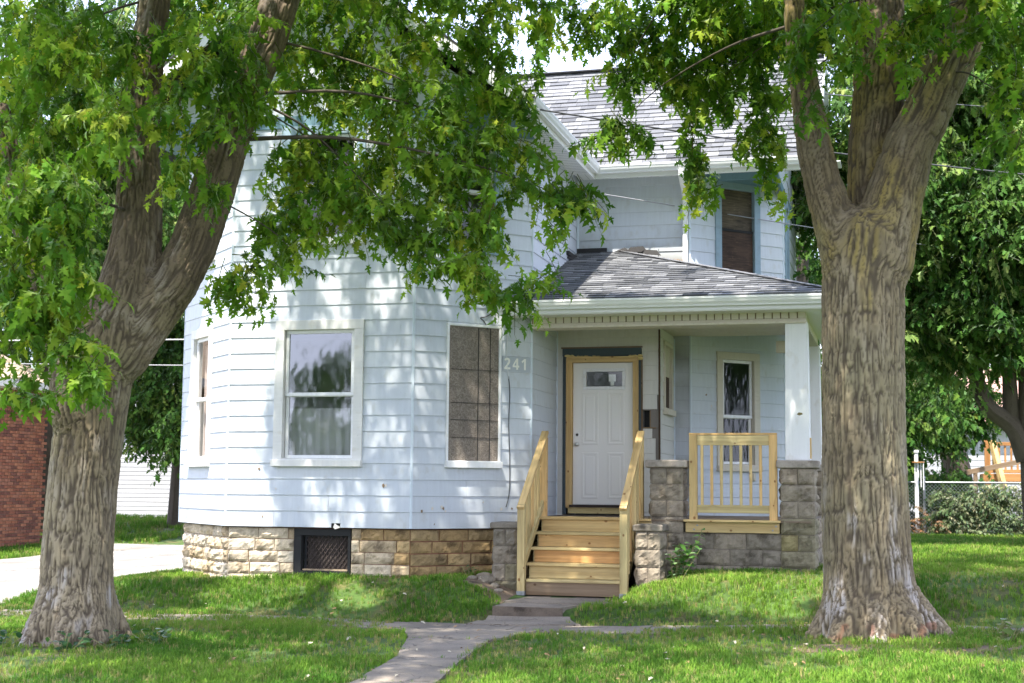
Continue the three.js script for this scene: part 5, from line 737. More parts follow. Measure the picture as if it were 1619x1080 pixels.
function branches(parent, clumps, limbs, mat, every = 1) {
  clumps.forEach((c, i) => { if (i % every || c[5] < 6) return; const e = V(c[0], c[1] - c[4] * 0.2, c[2]); let best = null, bd = 1e9; for (const l of limbs) { const p = V(l[0], l[1], l[2]), d = p.distanceTo(e) + (l[1] < e.y + 0.35 ? 0.9 + (e.y + 0.35 - l[1]) : 0) + Math.abs(l[1] - e.y) * 0.1 + 0.25 * h3(i, Math.round(l[1] * 40), 5); if (d < bd) { bd = d; best = p; } } const L = best.distanceTo(e), up = 0.07 * L; const q = rng(i + 3); const m1 = best.clone().lerp(e, 0.35).add(V(rr(-0.1, 0.1, q), up, rr(-0.1, 0.1, q))), m2 = best.clone().lerp(e, 0.72).add(V(rr(-0.12, 0.12, q), up * 0.8, rr(-0.12, 0.12, q))); mesh(parent, 'branch', tube([best, m1, m2, e], 0.006 + 0.0055 * L, 0.003, 14, 6), mat); });
}
const UP = (cx, cz, seed, n, x0, x1, z0, z1, y0, y1) => { const q = rng(seed), out = []; let guard = 0; while (out.length < n && guard++ < 5000) { const x = cx + rr(x0, x1, q), z = cz + rr(z0, z1, q), y = rr(y0, y1, q), r = rr(0.65, 1.0, q); const e = Math.hypot((x - cx) / Math.max(-x0, x1), (z - cz) / Math.max(-z0, z1), (y - (y0 + y1) / 2) / ((y1 - y0) / 1.7)); if (e > 1.05) continue; const d = -x * 0.2588 * 1 + -z * 0.9659; if (y - r * 0.75 - 0.4 < 1.36 + 0.352 * d) continue; out.push([x, y, z, r, r * 0.7, 29]); } return out; };

// left maple
const LT = thing('maple_tree', 'large maple with a forked trunk and dense foliage left of the blue house', 'tree', 'maples on the parkway lawn');
{
  const T0 = [[-7.801, -0.401, -12.614, 0.443], [-7.801, 0.152, -12.614, 0.355], [-7.810, 0.659, -12.614, 0.337], [-7.782, 1.332, -12.619, 0.332], [-7.736, 2.005, -12.632, 0.343], [-7.699, 2.411, -12.642, 0.355], [-7.607, 2.826, -12.669, 0.360]];
  const A1 = [[-7.579, 2.780, -12.669, 0.341], [-7.450, 3.241, -12.715, 0.290], [-7.363, 3.674, -12.725, 0.263], [-7.344, 4.071, -12.734, 0.235], [-7.349, 4.486, -12.734, 0.207], [-7.354, 4.901, -12.725, 0.180], [-7.312, 5.638, -12.743, 0.171], [-7.257, 6.330, -12.752, 0.161], [-7.284, 8.036, -12.632, 0.101]];
  const A2 = [[-7.423, 2.642, -12.688, 0.258], [-7.174, 3.057, -12.780, 0.245], [-6.962, 3.379, -12.835, 0.233], [-6.796, 3.748, -12.881, 0.232], [-6.639, 4.255, -12.918, 0.219], [-6.482, 4.855, -12.964, 0.204], [-6.335, 5.325, -13.001, 0.197], [-6.123, 5.915, -13.057, 0.193], [-5.994, 6.376, -13.094, 0.184], [-5.625, 8.036, -13.094, 0.103]];
  const A3 = [[-7.792, 2.088, -12.494, 0.277], [-7.948, 2.614, -12.494, 0.175], [-8.068, 3.057, -12.402, 0.138], [-8.345, 3.886, -12.264, 0.111], [-8.575, 5.085, -12.171, 0.074]];
  const roots = [[-8.30, -12.45], [-8.06, -12.14], [-7.62, -12.1], [-7.40, -12.4], [-7.42, -13.05], [-8.1, -13.1]].map(([x, z], i) => [[lerp(-7.8, x, 0.35), 0.2, lerp(-12.61, z, 0.35), 0.18], [x, -0.27, z, 0.055 + 0.02 * (i % 2)]]);
  const look = { framed: 4, sub: 2, freq: 40, stretch: 0.10, amp: 0.016, seed: 3, color: (x, y, z, fur, plate, big, n3) => { let c = mix3([0.200, 0.150, 0.088], [0.295, 0.235, 0.150], clamp(0.5 + big * 1.4 + n3 * 0.45)); c = mix3(c, [0.110, 0.078, 0.048], 0.72 * smooth(2.6, 3.7, y)); c = mix3(c, [0.23, 0.21, 0.12], clamp(0.5 * Math.max(0, vnoise(x * 3, y * 1.6, z * 3)) * smooth(0.3, 1.2, y))); c = mix3(c, [0.40, 0.36, 0.33], clamp((smooth(1.0, 0.2, y) * 0.7 + 0.25) * smooth(0.15, 0.6, vnoise(x * 8, y * 4, z * 8 + 3)) * plate)); return mix3(c, [0.080, 0.059, 0.040], clamp(fur * 0.95)); } };  // upper limbs: darker brown bark, with leaf shade mixed into the colour
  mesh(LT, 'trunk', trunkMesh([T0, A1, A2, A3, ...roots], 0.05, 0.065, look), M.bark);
  const limbs = [...A1, ...A2.slice(2), ...A3.slice(1)];
  const upper = UP(-7.1, -12.2, 91, 150, -4.6, 5.2, -5, 6.5, 5.8, 11);
  branches(LT, LEFT_CLUMPS, limbs, M.twig, 4); branches(LT, upper, limbs.filter((l) => l[1] > 5.5), M.twig, 6);
  let vis = scatter(LEFT_CLUMPS, 17, SPRAYS, { more: 1.12 }); vis = leafParts(LT, vis, 290, PAL); crown(LT, [...vis, ...scatter(upper, 18, SPRAYS, { back: 0.1 })], SPRAYS, M.leaf, PAL);
}
// right maple
const RT = thing('maple_tree', 'large maple with a three-limbed trunk right of the front porch', 'tree', 'maples on the parkway lawn');
{
  const T0 = [[-0.22, -0.35, -14.12, 0.56], [-0.22, 0.12, -14.12, 0.46], [-0.24, 0.55, -14.12, 0.42], [-0.262, 0.92, -14.115, 0.41], [-0.268, 1.3, -14.115, 0.402], [-0.27, 2.03, -14.115, 0.385], [-0.262, 2.8, -14.118, 0.388], [-0.25, 3.3, -14.12, 0.395], [-0.21, 3.75, -14.12, 0.385]];
  const A1 = [[-0.34, 3.5, -14.08, 0.285], [-0.50, 3.95, -14.05, 0.214], [-0.62, 4.35, -14.01, 0.182], [-0.69, 4.7, -14.0, 0.173], [-0.727, 4.95, -13.99, 0.163], [-0.77, 5.25, -13.98, 0.147], [-0.81, 5.55, -13.97, 0.133], [-0.86, 5.95, -13.95, 0.104], [-0.9, 7.2, -13.9, 0.067]];
  const A2 = [[-0.12, 3.7, -14.3, 0.30], [-0.14, 4.2, -14.48, 0.262], [-0.14, 4.8, -14.51, 0.245], [-0.10, 5.05, -14.52, 0.25], [-0.057, 5.55, -14.53, 0.262], [-0.04, 6.0, -14.54, 0.235], [-0.03, 6.4, -14.54, 0.21], [0, 8.4, -14.6, 0.13]];
  const A3 = [[-0.10, 3.6, -14.11, 0.331], [0.06, 4.2, -14.1, 0.276], [0.205, 4.69, -14.13, 0.241], [0.33, 4.93, -14.17, 0.230], [0.44, 5.18, -14.2, 0.219], [0.55, 5.43, -14.22, 0.225], [0.66, 5.68, -14.25, 0.230], [0.76, 5.93, -14.28, 0.221], [0.86, 6.18, -14.31, 0.207], [1.5, 7.9, -14.4, 0.120]];
  const roots = [[-0.80, -13.95, 0.06], [-0.58, -13.58, 0.05], [-0.15, -13.52, 0.06], [0.28, -13.66, 0.06], [0.52, -14.0, 0.07], [0.2, -14.75, 0.07], [-0.7, -14.7, 0.07]].map(([x, z, r]) => [[lerp(-0.22, x, 0.42), 0.27, lerp(-14.12, z, 0.42), 0.2], [x, -0.07, z, r]]);
  const look = { framed: 4, sub: 2, freq: 40, stretch: 0.095, amp: 0.017, seed: 8, color: (x, y, z, fur, plate, big, n3) => { let c = mix3([0.188, 0.143, 0.082], [0.276, 0.220, 0.138], clamp(0.5 + big * 1.4 + n3 * 0.45)); c = mix3(c, [0.125, 0.090, 0.054], 0.55 * smooth(3.6, 4.6, y) + (z < -14.33 && y > 4 ? 0.4 : 0)); const lich = smooth(0.02, 0.45, vnoise(x * 4.5, y * 2.2, z * 4.5 + 5) + smooth(2.4, 4.2, y) * 0.28 - 0.12) * smooth(1.6, 3.4, y); c = mix3(c, [0.27, 0.20, 0.055], clamp(lich * 0.75 * (0.4 + 0.6 * plate))); c = mix3(c, [0.22, 0.20, 0.115], clamp(0.55 * Math.max(0, vnoise(x * 3, y * 1.6, z * 3)))); c = mix3(c, [0.42, 0.375, 0.345], clamp((smooth(2.2, 0.3, y) * 0.75 + 0.12) * smooth(0.12, 0.6, vnoise(x * 8, y * 3, z * 8 + 3)) * plate)); if (y < 0.18) c = mix3(c, [0.26, 0.09, 0.04], 0.6 * smooth(0.35, 0.6, vnoise(x * 9, y * 9, z * 9))); return mix3(c, [0.076, 0.057, 0.038], clamp(fur * 0.95)); } };  // limbs darken with height and at the back, crown shade included in the tone
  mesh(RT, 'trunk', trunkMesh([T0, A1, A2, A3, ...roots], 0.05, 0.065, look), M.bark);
  const limbs = [...A1.slice(2), ...A2.slice(2), ...A3.slice(3)];
  const upper = [...UP(-0.6, -12.8, 93, 130, -4.4, 5, -5.4, 6.6, 5.8, 10.8), ...UP(-0.3, -11, 94, 26, -1.4, 1.4, -1.8, 2.2, 5.6, 9)];
  branches(RT, RIGHT_CLUMPS, limbs, M.twig, 2); branches(RT, upper, limbs.filter((l) => l[1] > 5.5), M.twig, 6);
  let vis = [...scatter(RIGHT_CLUMPS.filter((c) => c[0] >= -0.95), 27, SPRAYS, { more: 1.12 }), ...scatter(RIGHT_CLUMPS.filter((c) => c[0] < -0.95), 29, SPRAYS, { more: 1.35, all: true, back: 0.18 })]; vis = leafParts(RT, vis, 290, PAL); crown(RT, [...vis, ...scatter(upper, 28, SPRAYS, { back: 0.1 })], SPRAYS, M.leaf, PAL);
}
// ---------------------------------------------------------------- grass
function tuft(seed) {
  const q = rng(seed), pos = [], idx = [], col = []; for (let b = 0; b < 9; b++) { const a = q() * 6.283, r = q() * 0.03, L = rr(0.035, 0.085, q), w = rr(0.0022, 0.0038, q), lean = rr(0.1, 0.75, q), da = q() * 6.283, x = Math.cos(a) * r, z = Math.sin(a) * r, dx = Math.cos(da) * lean * L, dz = Math.sin(da) * lean * L, px = -Math.sin(da) * w, pz = Math.cos(da) * w, o = pos.length / 3, k = rr(0.8, 1.25, q), yl = rr(0.85, 1.25, q);
    pos.push(x - px, -0.012, z - pz, x + px, -0.012, z + pz, x + dx * 0.35 - px * 0.8, L * 0.6, z + dz * 0.35 - pz * 0.8, x + dx * 0.35 + px * 0.8, L * 0.6, z + dz * 0.35 + pz * 0.8, x + dx, L * (1 - lean * 0.3), z + dz); idx.push(o, o + 1, o + 2, o + 1, o + 3, o + 2, o + 2, o + 3, o + 4); for (let i = 0; i < 5; i++) col.push(k * yl, k, k * 0.95); }
  return geoFrom(pos, idx, null, col);
}
{
  const q = rng(4242), L = [[], [], [], []]; const c0 = [0.078, 0.205, 0.020], c1 = [0.180, 0.335, 0.040], c2 = [0.36, 0.32, 0.14];
  const inHouse = (x, z) => (x > -9.75 && x < -4.61 && z < -16.99 - Math.max(0, -8.37 - x) - Math.max(0, x + 5.838)) || (x > -4.62 && x < -0.95 && z < -18.0) || (x > -4.86 && x < -4.48 && z < -17.18) || (x > -3.06 && x < -2.7 && z < -17.18) || (x > -4.5 && x < -3.06 && z < -16.9) || (x > -4.95 && x < -4.4 && z < -16.55 && q() < 0.75);
  const add = (x0, x1, z0, z1, dens, sc) => { const n = Math.round((x1 - x0) * (z1 - z0) * dens); for (let i = 0; i < n; i++) { const x = rr(x0, x1, q), z = rr(z0, z1, q); const d = -x * 0.2588 - z * 0.9659, l = x * 0.9659 - z * 0.2588; if (d < 9.6 || Math.abs(l / d) > 0.40) continue; if (inHouse(x, z)) continue; const jx = x + 0.10 * vnoise(x * 5, 1, z * 5), jz = z + 0.10 * vnoise(x * 5, 9, z * 5); if (PATHS.some((p) => inQuad(p, jx, jz))) continue; const nearPath = PATHS.some((p) => inQuad(p, jx + rr(-0.22, 0.22, q), jz + rr(-0.22, 0.22, q))); if (nearPath && q() < 0.6) continue; const t1 = Math.hypot(x + 7.8, z + 12.61), t2 = Math.hypot(x + 0.22, z + 14.12); if (t1 < 0.40 || t2 < 0.50) continue;
      const edge = Math.abs(z - walkZ(x)) < 0.75 ? 0.45 : 0; const bare = smooth(-0.1, 0.45, fbm(x * 1.1 + 4, 2, z * 1.1, 3) + edge * 0.4 + (t2 < 1.7 && z > -14.2 ? 0.42 : 0) + (t1 < 0.9 ? 0.3 : 0) + (nearPath ? 0.3 : 0)); if (q() < bare * 0.6) continue; const g = fbm(x * 0.9, 5, z * 0.9, 3); let c = mix3(c0, c1, clamp(0.5 + g * 1.5 + rr(-0.25, 0.25, q))); if (q() < 0.10 + bare * 0.35 + edge * 0.35) c = mix3(c, c2, rr(0.3, 0.9, q)); const s = sc * rr(0.6, 1.25, q) * (1 - bare * 0.35); L[Math.floor(q() * 4)].push([x, G(x, z) + 0.004, z, s, q() * 6.283, c]); } };
  add(-13, 4, -19.2, -8.6, 640, 1); add(-0.9, 6, -31.2, -19.2, 260, 1.35); add(-12, -9.4, -26, -19.2, 260, 1.3); add(-20, -15.8, -30, -20, 160, 1.6); add(-26, -14, -36, -30, 60, 2.2);
  const gr = thing('grass', 'short green lawn grass with dry patches', null); gr.userData.kind = 'stuff'; const m = new THREE.Matrix4(), e = new THREE.Euler(), qt = new THREE.Quaternion();
  L.forEach((l, k) => { const im = new THREE.InstancedMesh(tuft(70 + k), M.grass, l.length); im.name = 'grass_blades'; im.receiveShadow = true; l.forEach(([x, y, z, s, a, c], i) => { e.set(0, a, 0); qt.setFromEuler(e); m.compose(V(x, y, z), qt, V(s, s, s)); im.setMatrixAt(i, m); im.setColorAt(i, rgb(...c)); }); tag(im, null, null, null, 'stuff'); gr.add(im); });
  console.log('grass tufts', L.reduce((s, l) => s + l.length, 0));
  // dry leaf scraps on the lawn and path
  const im = new THREE.InstancedMesh(white(LEAF_FAR.clone()), std({ vertexColors: true, roughness: 0.9 }), 230); im.name = numbered('fallen_leaves'); tag(im, 'scattered dry leaf scraps lying on lawn and path', null, null, 'stuff'); for (let i = 0; i < 230; i++) { const x = rr(-9.5, 1.6, q), z = rr(-16.6, -10.6, q), s = rr(0.025, 0.06, q); m.compose(V(x, G(x, z) + 0.045, z), new THREE.Quaternion().setFromEuler(new THREE.Euler(-1.57 + rr(-0.5, 0.5, q), 0, q() * 6.28)), V(s, s, s)); im.setMatrixAt(i, m); im.setColorAt(i, q() < 0.35 ? rgb(0.5, 0.44, 0.33) : rgb(0.28, 0.17, 0.08)); } scene.add(im);
}
// ---------------------------------------------------------------- small plants and rocks
function weed(label, x, z, n, rad, h, seed, size, pal, lean) {
  const o = thing('weed', label, 'weed', null), q = rng(seed), st = [], lv = []; const y = G(x, z);
  for (let i = 0; i < n; i++) { const a = q() * 6.283, r = rad * q(), L = h * rr(0.5, 1, q), e = [x + Math.cos(a) * r * 1.5 + lean[0] * L, y + L, z + Math.sin(a) * r * 1.5 + lean[1] * L], s0 = [x + Math.cos(a) * r * 0.4, y - 0.02, z + Math.sin(a) * r * 0.4]; st.push(rod(s0, e, 0.004, 4)); const k = Math.max(3, Math.round(L / 0.045)); for (let j = 0; j < k; j++) { const t = (j + 1) / k, b = V(...s0).lerp(V(...e), t), dir = V(rr(-1, 1, q), rr(-0.35, 0.5, q), rr(-1, 1, q)).normalize(); let nm = V(rr(-0.4, 0.4, q), 1, rr(0, 0.6, q)); const X = dir.clone().cross(nm).normalize(); nm = X.clone().cross(dir); const s = size * rr(0.6, 1.2, q); lv.push(new THREE.Matrix4().makeBasis(X, dir, nm).scale(V(s, s, s)).setPosition(b)); } }
  mesh(o, 'stem', merge(st), std({ color: rgb(0.25, 0.24, 0.10), roughness: 0.9 }));
  const sh = new THREE.ShapeGeometry(new THREE.Shape([[0, 0], [0.22, 0.12], [0.33, 0.38], [0.24, 0.7], [0, 1], [-0.24, 0.7], [-0.33, 0.38], [-0.22, 0.12]].map((p) => new THREE.Vector2(...p)))); { const p = sh.attributes.position; for (let i = 0; i < p.count; i++) p.setZ(i, 0.3 * Math.abs(p.getX(i)) - 0.2 * p.getY(i) ** 2); sh.computeVertexNormals(); white(sh); }
  const mats = [0, 1, 2].map((i) => { const m = M.leaf.clone(); m.color = rgb(...pal[i]); return m; }); lv.slice(0, 150).forEach((m) => { const l = mesh(o, 'leaf', sh, mats[Math.floor(q() * 3)]); m.decompose(l.position, l.quaternion, l.scale); });
  return o;
}
const WP = [[0.07, 0.20, 0.03], [0.11, 0.27, 0.04], [0.16, 0.33, 0.05]], WD = [[0.04, 0.12, 0.03], [0.06, 0.16, 0.035], [0.09, 0.2, 0.04]];
weed('bright green leafy weed growing beside the right stone pier', -2.58, -17.42, 16, 0.17, 0.50, 5, 0.095, WP, [0.25, 0.05]);
weed('tall bright sprig leaning right from the weed by the porch wall', -2.50, -17.46, 3, 0.05, 0.62, 6, 0.10, WP, [0.42, 0.02]);
[[-8.3, -12.1, 'low weeds at the left foot of the left maple'], [-7.5, -11.95, 'low weeds in front of the left maple trunk'], [-7.15, -12.3, 'broad-leaved weeds right of the left maple trunk'], [-6.9, -12.6, 'spreading weeds on the lawn right of the left maple']].forEach(([x, z, l], i) => weed(l, x, z, 12, 0.2, 0.16, 30 + i, 0.085, WD, [0, 0]));
weed('small weed at the base of the tan foundation', -5.2, -17.45, 6, 0.08, 0.14, 41, 0.05, WD, [0, 0]); weed('dry strap-leaved weed right of the right maple', 0.95, -13.7, 6, 0.12, 0.22, 42, 0.12, [[0.2, 0.24, 0.08], [0.3, 0.28, 0.12], [0.16, 0.24, 0.06]], [0.2, 0]);
[[-4.98, -17.35, 0.07, 'small pinkish rock by the foundation corner'], [-4.86, -17.0, 0.09, 'flat grey rock left of the low stone pier'], [-4.72, -16.9, 0.06, 'small brown rock in front of the left stone pier'], [-5.02, -16.95, 0.05, 'small tan rock at the lawn edge by the foundation'], [-4.62, -16.72, 0.045, 'small stone beside the concrete step']].forEach(([x, z, r, l], i) => { const g = new THREE.IcosahedronGeometry(r, 2), p = g.attributes.position; for (let k = 0; k < p.count; k++) { const s = 1 + 0.35 * fbm(p.getX(k) * 14 + i * 5, p.getY(k) * 14, p.getZ(k) * 14, 3); p.setXYZ(k, p.getX(k) * s * 1.4, p.getY(k) * s * 0.7, p.getZ(k) * s); } tag(place(mesh(scene, 'rock', wallUV(flat(g)), pickM(M.block)), x, G(x, z) + r * 0.3, z, i), l, 'rock'); });

const std0 = std({ color: rgb(0.40, 0.40, 0.41), map: T.paint, roughness: 0.7, vertexColors: true });
// ---------------------------------------------------------------- neighbours on the left
{
  const b = thing('brick_house', 'red brick house with tan shingle roof beyond the driveway', 'house'); const X = -18.0, z0 = -27.55, z1 = -18.5, H = 3.42;
  const w = mesh(b, 'wall', bx(6, H + 0.3, z1 - z0), M.brickMortar); w.position.set(X - 3.012, H / 2 - 0.15 + 0.02, (z0 + z1) / 2); const q = rng(12), bl = 0.213, bh = 0.0677, list = [];
  for (let r = 0, y = 0.02; y < H - 0.03; y += bh, r++) for (let z = z0 + (r % 2 ? bl / 2 : 0); z < z1 - 0.05; z += bl) list.push([y, z]);
  list.sort((a, c) => a[1] - c[1] > 0 ? 1 : -1); const bg = [0, 1, 2].map(() => bx(0.022, bh - 0.011, bl - 0.012)), far = [[], [], [], [], []]; let n = 0;
  for (const [y, z] of list) { const mi = Math.floor(q() * 5); if (n < 300 && z < -25.9) { const m = mesh(w, 'brick', bg[n % 3], M.brick[mi]); m.position.set(X + rr(0, 0.003, q) - w.position.x, y + bh / 2 - w.position.y, z + bl / 2 - 0.1 - w.position.z); n++; } else if (z < -22.5) far[mi].push(bg[0].clone().translate(X + rr(0, 0.003, q) - w.position.x, y + bh / 2 - w.position.y, z + bl / 2 - 0.1 - w.position.z)); }
  far.forEach((f, i) => { if (f.length) tag(mesh(w, 'bricks', merge(f), M.brick[i]), null, null, null, 'stuff'); });
  const e = 0.45, rise = 1.9; const Z0 = z0 - e, Z1 = z1 + e, X0 = X + e, X1 = X - 6 - e, xm = (X0 + X1) / 2, y = H + 0.06; const rp = roofPlane(b, 'roof', V(X0, y, Z1), V(0, 0, -1), slopeDir(X1 - X0, 2 * rise, 0), [[0, 0], [Z1 - Z0, 0], [Z1 - Z0 - 3.2, Math.hypot((X0 - X1) / 2, rise)], [0.5, Math.hypot((X0 - X1) / 2, rise)]], 61, undefined, 0.143, M.tanRoof); void rp; void xm;
  const rows = []; for (let k = 0; k < 26; k++) { const t = k / 26, v = t * Math.hypot((X0 - X1) / 2, rise); const g = bx(0.145, 0.012, Z1 - Z0 - 3.4 * t - 0.05); g.rotateZ(-0.02 - Math.atan2(rise, (X0 - X1) / 2) * 1); g.translate(X0 - Math.cos(Math.atan2(rise, (X0 - X1) / 2)) * v - 0.06, y + Math.sin(Math.atan2(rise, (X0 - X1) / 2)) * v + 0.03, (Z0 + Z1) / 2 + 1.5 * t); rows.push(g); } mesh(b, 'shingle_course', merge(rows), M.tanRoof);
  mesh(b, 'fascia', merge([bx(0.03, 0.17, Z1 - Z0).translate(X0 + 0.01, y - 0.07, (Z0 + Z1) / 2), bx(6.9, 0.17, 0.03).translate(xm, y - 0.071, Z0 - 0.01), bx(e, 0.02, Z1 - Z0).translate(X0 - e / 2, y - 0.15, (Z0 + Z1) / 2)]), M.whiteOld);
}
{
  const g = thing('garage', 'white lap-sided garage at the end of the driveway', 'garage'); const zf = -38.0, x0 = -30, x1 = -15.5; const w = mesh(g, 'wall', bx(x1 - x0, 3.2, 5), M.whiteOld); w.position.set((x0 + x1) / 2, 1.85, zf - 2.52); w.material = M.grey; const boards = rng(3);
  for (let y = 0.32; y < 3.2; y += 0.128) { const k = mesh(w, 'siding_board', boardGeo(x0 + 7, x1, y, y + 0.130, boards), std0); k.position.set(-w.position.x, -w.position.y, zf - w.position.z - 0.018); }
  const r = mesh(g, 'roof', merge([bar([(x0 + x1) / 2, 3.4, zf + 0.4], [(x0 + x1) / 2, 5.0, zf - 2.5], x1 - x0 + 0.6, 0.06), bar([(x0 + x1) / 2, 3.4, zf - 5.4], [(x0 + x1) / 2, 5.0, zf - 2.5], x1 - x0 + 0.6, 0.06)]), std({ color: rgb(0.25, 0.25, 0.26), map: T.granule, roughness: 0.95 })); void r;
}
// ---------------------------------------------------------------- right background: fence, vine, deck, pole
{
  const f = thing('chain_link_fence', 'galvanised chain-link fence along the back of the yard', 'fence'); const zf = (x) => -31.2 - 0.16 * (x - 0.5) * 0, y0 = 0.46, h = 1.07, xs = -1.2, xe = 9; const gs = []; const p = 0.075; for (let c = xs - h; c < xe; c += p) for (const s of [1, -1]) { let a = c, b = c + h, ya = y0, yb = y0 + h; if (a < xs) { ya += xs - a; a = xs; } if (b > xe) { yb -= b - xe; b = xe; } if (b - a < 0.05) continue; gs.push(s > 0 ? rod([a, ya, -31.2], [b, yb, -31.2], 0.0035, 3) : rod([a, y0 + h - (ya - y0), -31.204], [b, y0 + h - (yb - y0), -31.204], 0.0035, 3)); }
  mesh(f, 'chain_link_mesh', merge(gs), M.galv); mesh(f, 'top_rail', rod([xs, y0 + h, -31.2], [xe, y0 + h, -31.2], 0.021, 8), M.galv); for (const x of [-1.2, 0.62, 2.75, 5, 7.2, 9]) { const ps = mesh(f, 'post', new THREE.CylinderGeometry(0.028, 0.028, h + 0.2, 10), M.galv); ps.position.set(x, y0 + h / 2, -31.235); mesh(ps, 'post_cap', new THREE.SphereGeometry(0.036, 10, 6), M.galv).position.y = h / 2 + 0.1; } void zf;
  const pole = thing('garden_pole', 'white pole with hanging chimes beside the chain-link fence', 'pole'); const wp = std({ color: rgb(0.7, 0.7, 0.69), roughness: 0.5 }); mesh(pole, 'post', rod([0.47, 0.4, -31.12], [0.47, 2.16, -31.12], 0.042, 14), wp); mesh(pole, 'disc', new THREE.CylinderGeometry(0.13, 0.13, 0.025, 20), M.cedar).position.set(0.51, 1.95, -31.1); [[-0.07, 0.42], [-0.02, 0.36], [0.05, 0.5], [0.1, 0.56], [0.0, 0.3]].forEach(([dx, l], i) => mesh(pole, 'chime', rod([0.51 + dx, 1.93, -31.06 + 0.02 * (i % 2)], [0.51 + dx, 1.93 - l, -31.06 + 0.02 * (i % 2)], 0.012, 8), wp)); mesh(pole, 'post_top', new THREE.CylinderGeometry(0.055, 0.06, 0.05, 14), wp).position.set(0.47, 2.18, -31.12);
  const v = thing('vine', 'pale leafy vine covering the chain-link fence', 'vine'), q = rng(55), cl = []; for (let x = 1.05; x < 8; x += 0.25) cl.push([x, 0.98 + 0.06 * Math.sin(x * 3), -31.02, 0.28, 0.58, 48, 0.14]); cl.push([0.95, 0.75, -31.05, 0.2, 0.4, 9, 0.12]); crown(v, scatter(cl, 56, FAR_SPRAYS, { all: true, scale: 0.5, p0: -0.6, p1: 0.5 }), FAR_SPRAYS, M.leafFar, [[0.07, 0.13, 0.05], [0.12, 0.19, 0.08], [0.2, 0.25, 0.14], [0.36, 0.38, 0.26]]); const vs = []; for (let i = 0; i < 30; i++) { const x = rr(1, 8, q); vs.push(tube([[x, 0.45, -31.12], [x + rr(-0.2, 0.2, q), 0.8, -31.08], [x + rr(-0.3, 0.3, q), 1.4, -31.1]], 0.006, 0.003, 6, 4)); } mesh(v, 'stem', merge(vs), M.twig);
  const dry = thing('bush', 'dry brown brush at the foot of the fence beside the white pole', 'bush'); crown(dry, scatter([[0.75, 0.7, -31.0, 0.28, 0.28, 26, 0.15], [0.25, 0.62, -31.0, 0.3, 0.2, 14, 0.15]], 57, FAR_SPRAYS, { all: true, scale: 0.4, p0: -0.4, p1: 0.9 }), FAR_SPRAYS, M.leafFar, [[0.26, 0.15, 0.08], [0.34, 0.2, 0.11], [0.4, 0.26, 0.16], [0.3, 0.24, 0.12]]); mesh(dry, 'stem', merge([0, 1, 2, 3, 4].map((i) => rod([0.6 + i * 0.07, 0.44, -31], [0.5 + i * 0.12, 0.9, -31.02], 0.006, 4))), M.twig);
  const dk = thing('play_deck', 'raised cedar play deck with baluster railing behind the fence', 'deck'); const dz = -38, dx0 = 2.25, dx1 = 4.2; for (const x of [dx0 + 0.06, 3.22, dx1]) mesh(dk, 'post', rb(0.14, 2.3, 0.14), M.cedar).position.set(x, 1.5, dz); mesh(dk, 'top_rail', rb(dx1 - dx0, 0.09, 0.12), M.cedar).position.set((dx0 + dx1) / 2, 2.55, dz); mesh(dk, 'bottom_rail', rb(dx1 - dx0, 0.09, 0.1), M.cedar).position.set((dx0 + dx1) / 2, 1.86, dz); for (let x = dx0 + 0.2; x < dx1 - 0.05; x += 0.145) mesh(dk, 'baluster', rb(0.05, 0.6, 0.04), M.cedar).position.set(x, 2.2, dz + 0.01); mesh(dk, 'floor', rb(dx1 - dx0 + 0.1, 0.2, 1.6), M.cedar).position.set((dx0 + dx1) / 2, 1.7, dz - 0.75); mesh(dk, 'brace', merge([bar([2.42, 2.62, dz + 0.12], [2.66, 1.4, dz + 0.5], 0.13, 0.13), bar([3.34, 2.62, dz + 0.12], [3.62, 1.4, dz + 0.5], 0.13, 0.13)]), M.pine[0]);
  tag(mesh(scene, 'plank', bar([1.55, 1.76, -33.0], [4.6, 2.42, -33.6], 0.06, 0.11), M.oldPlank), 'weathered plank slanting up behind the vine-covered fence', 'plank'); tag(mesh(scene, 'plank_post', bar([1.75, 0.4, -33.06], [1.75, 1.8, -33.06], 0.09, 0.09), M.oldPlank), 'short dark post under the low end of the slanting plank', 'post'); tag(mesh(scene, 'plank_post', bar([4.4, 0.4, -33.6], [4.4, 2.25, -33.6], 0.09, 0.09), M.oldPlank), 'tall dark post under the high end of the slanting plank', 'post');
  const h2 = thing('house', 'grey-sided house half hidden by trees beyond the fence', 'house'); const wl = mesh(h2, 'wall', bx(10, 3.4, 6), M.grey); wl.position.set(1.5, 2.0, -54); const bq = rng(8); for (let y = 0.4; y < 3.6; y += 0.2) { const k = mesh(wl, 'siding_board', boardGeo(-5, 5, y - 2, y - 1.8, bq), std0); k.position.set(0, 0, 3.0); } mesh(h2, 'roof', merge([bar([1.5, 3.6, -50.5], [1.5, 5.7, -54], 11, 0.1), bar([1.5, 3.6, -57.5], [1.5, 5.7, -54], 11, 0.1)]), std({ color: rgb(0.5, 0.3, 0.24), map: T.granule, roughness: 0.95 })); mesh(h2, 'window', ring(1.0, 1.3, 0.09, 0.08), M.white).position.set(0.6, 2.2, -50.95); mesh(h2, 'pane', bx(0.86, 1.16, 0.02), M.glassDark).position.set(0.6, 2.2, -50.97);
}
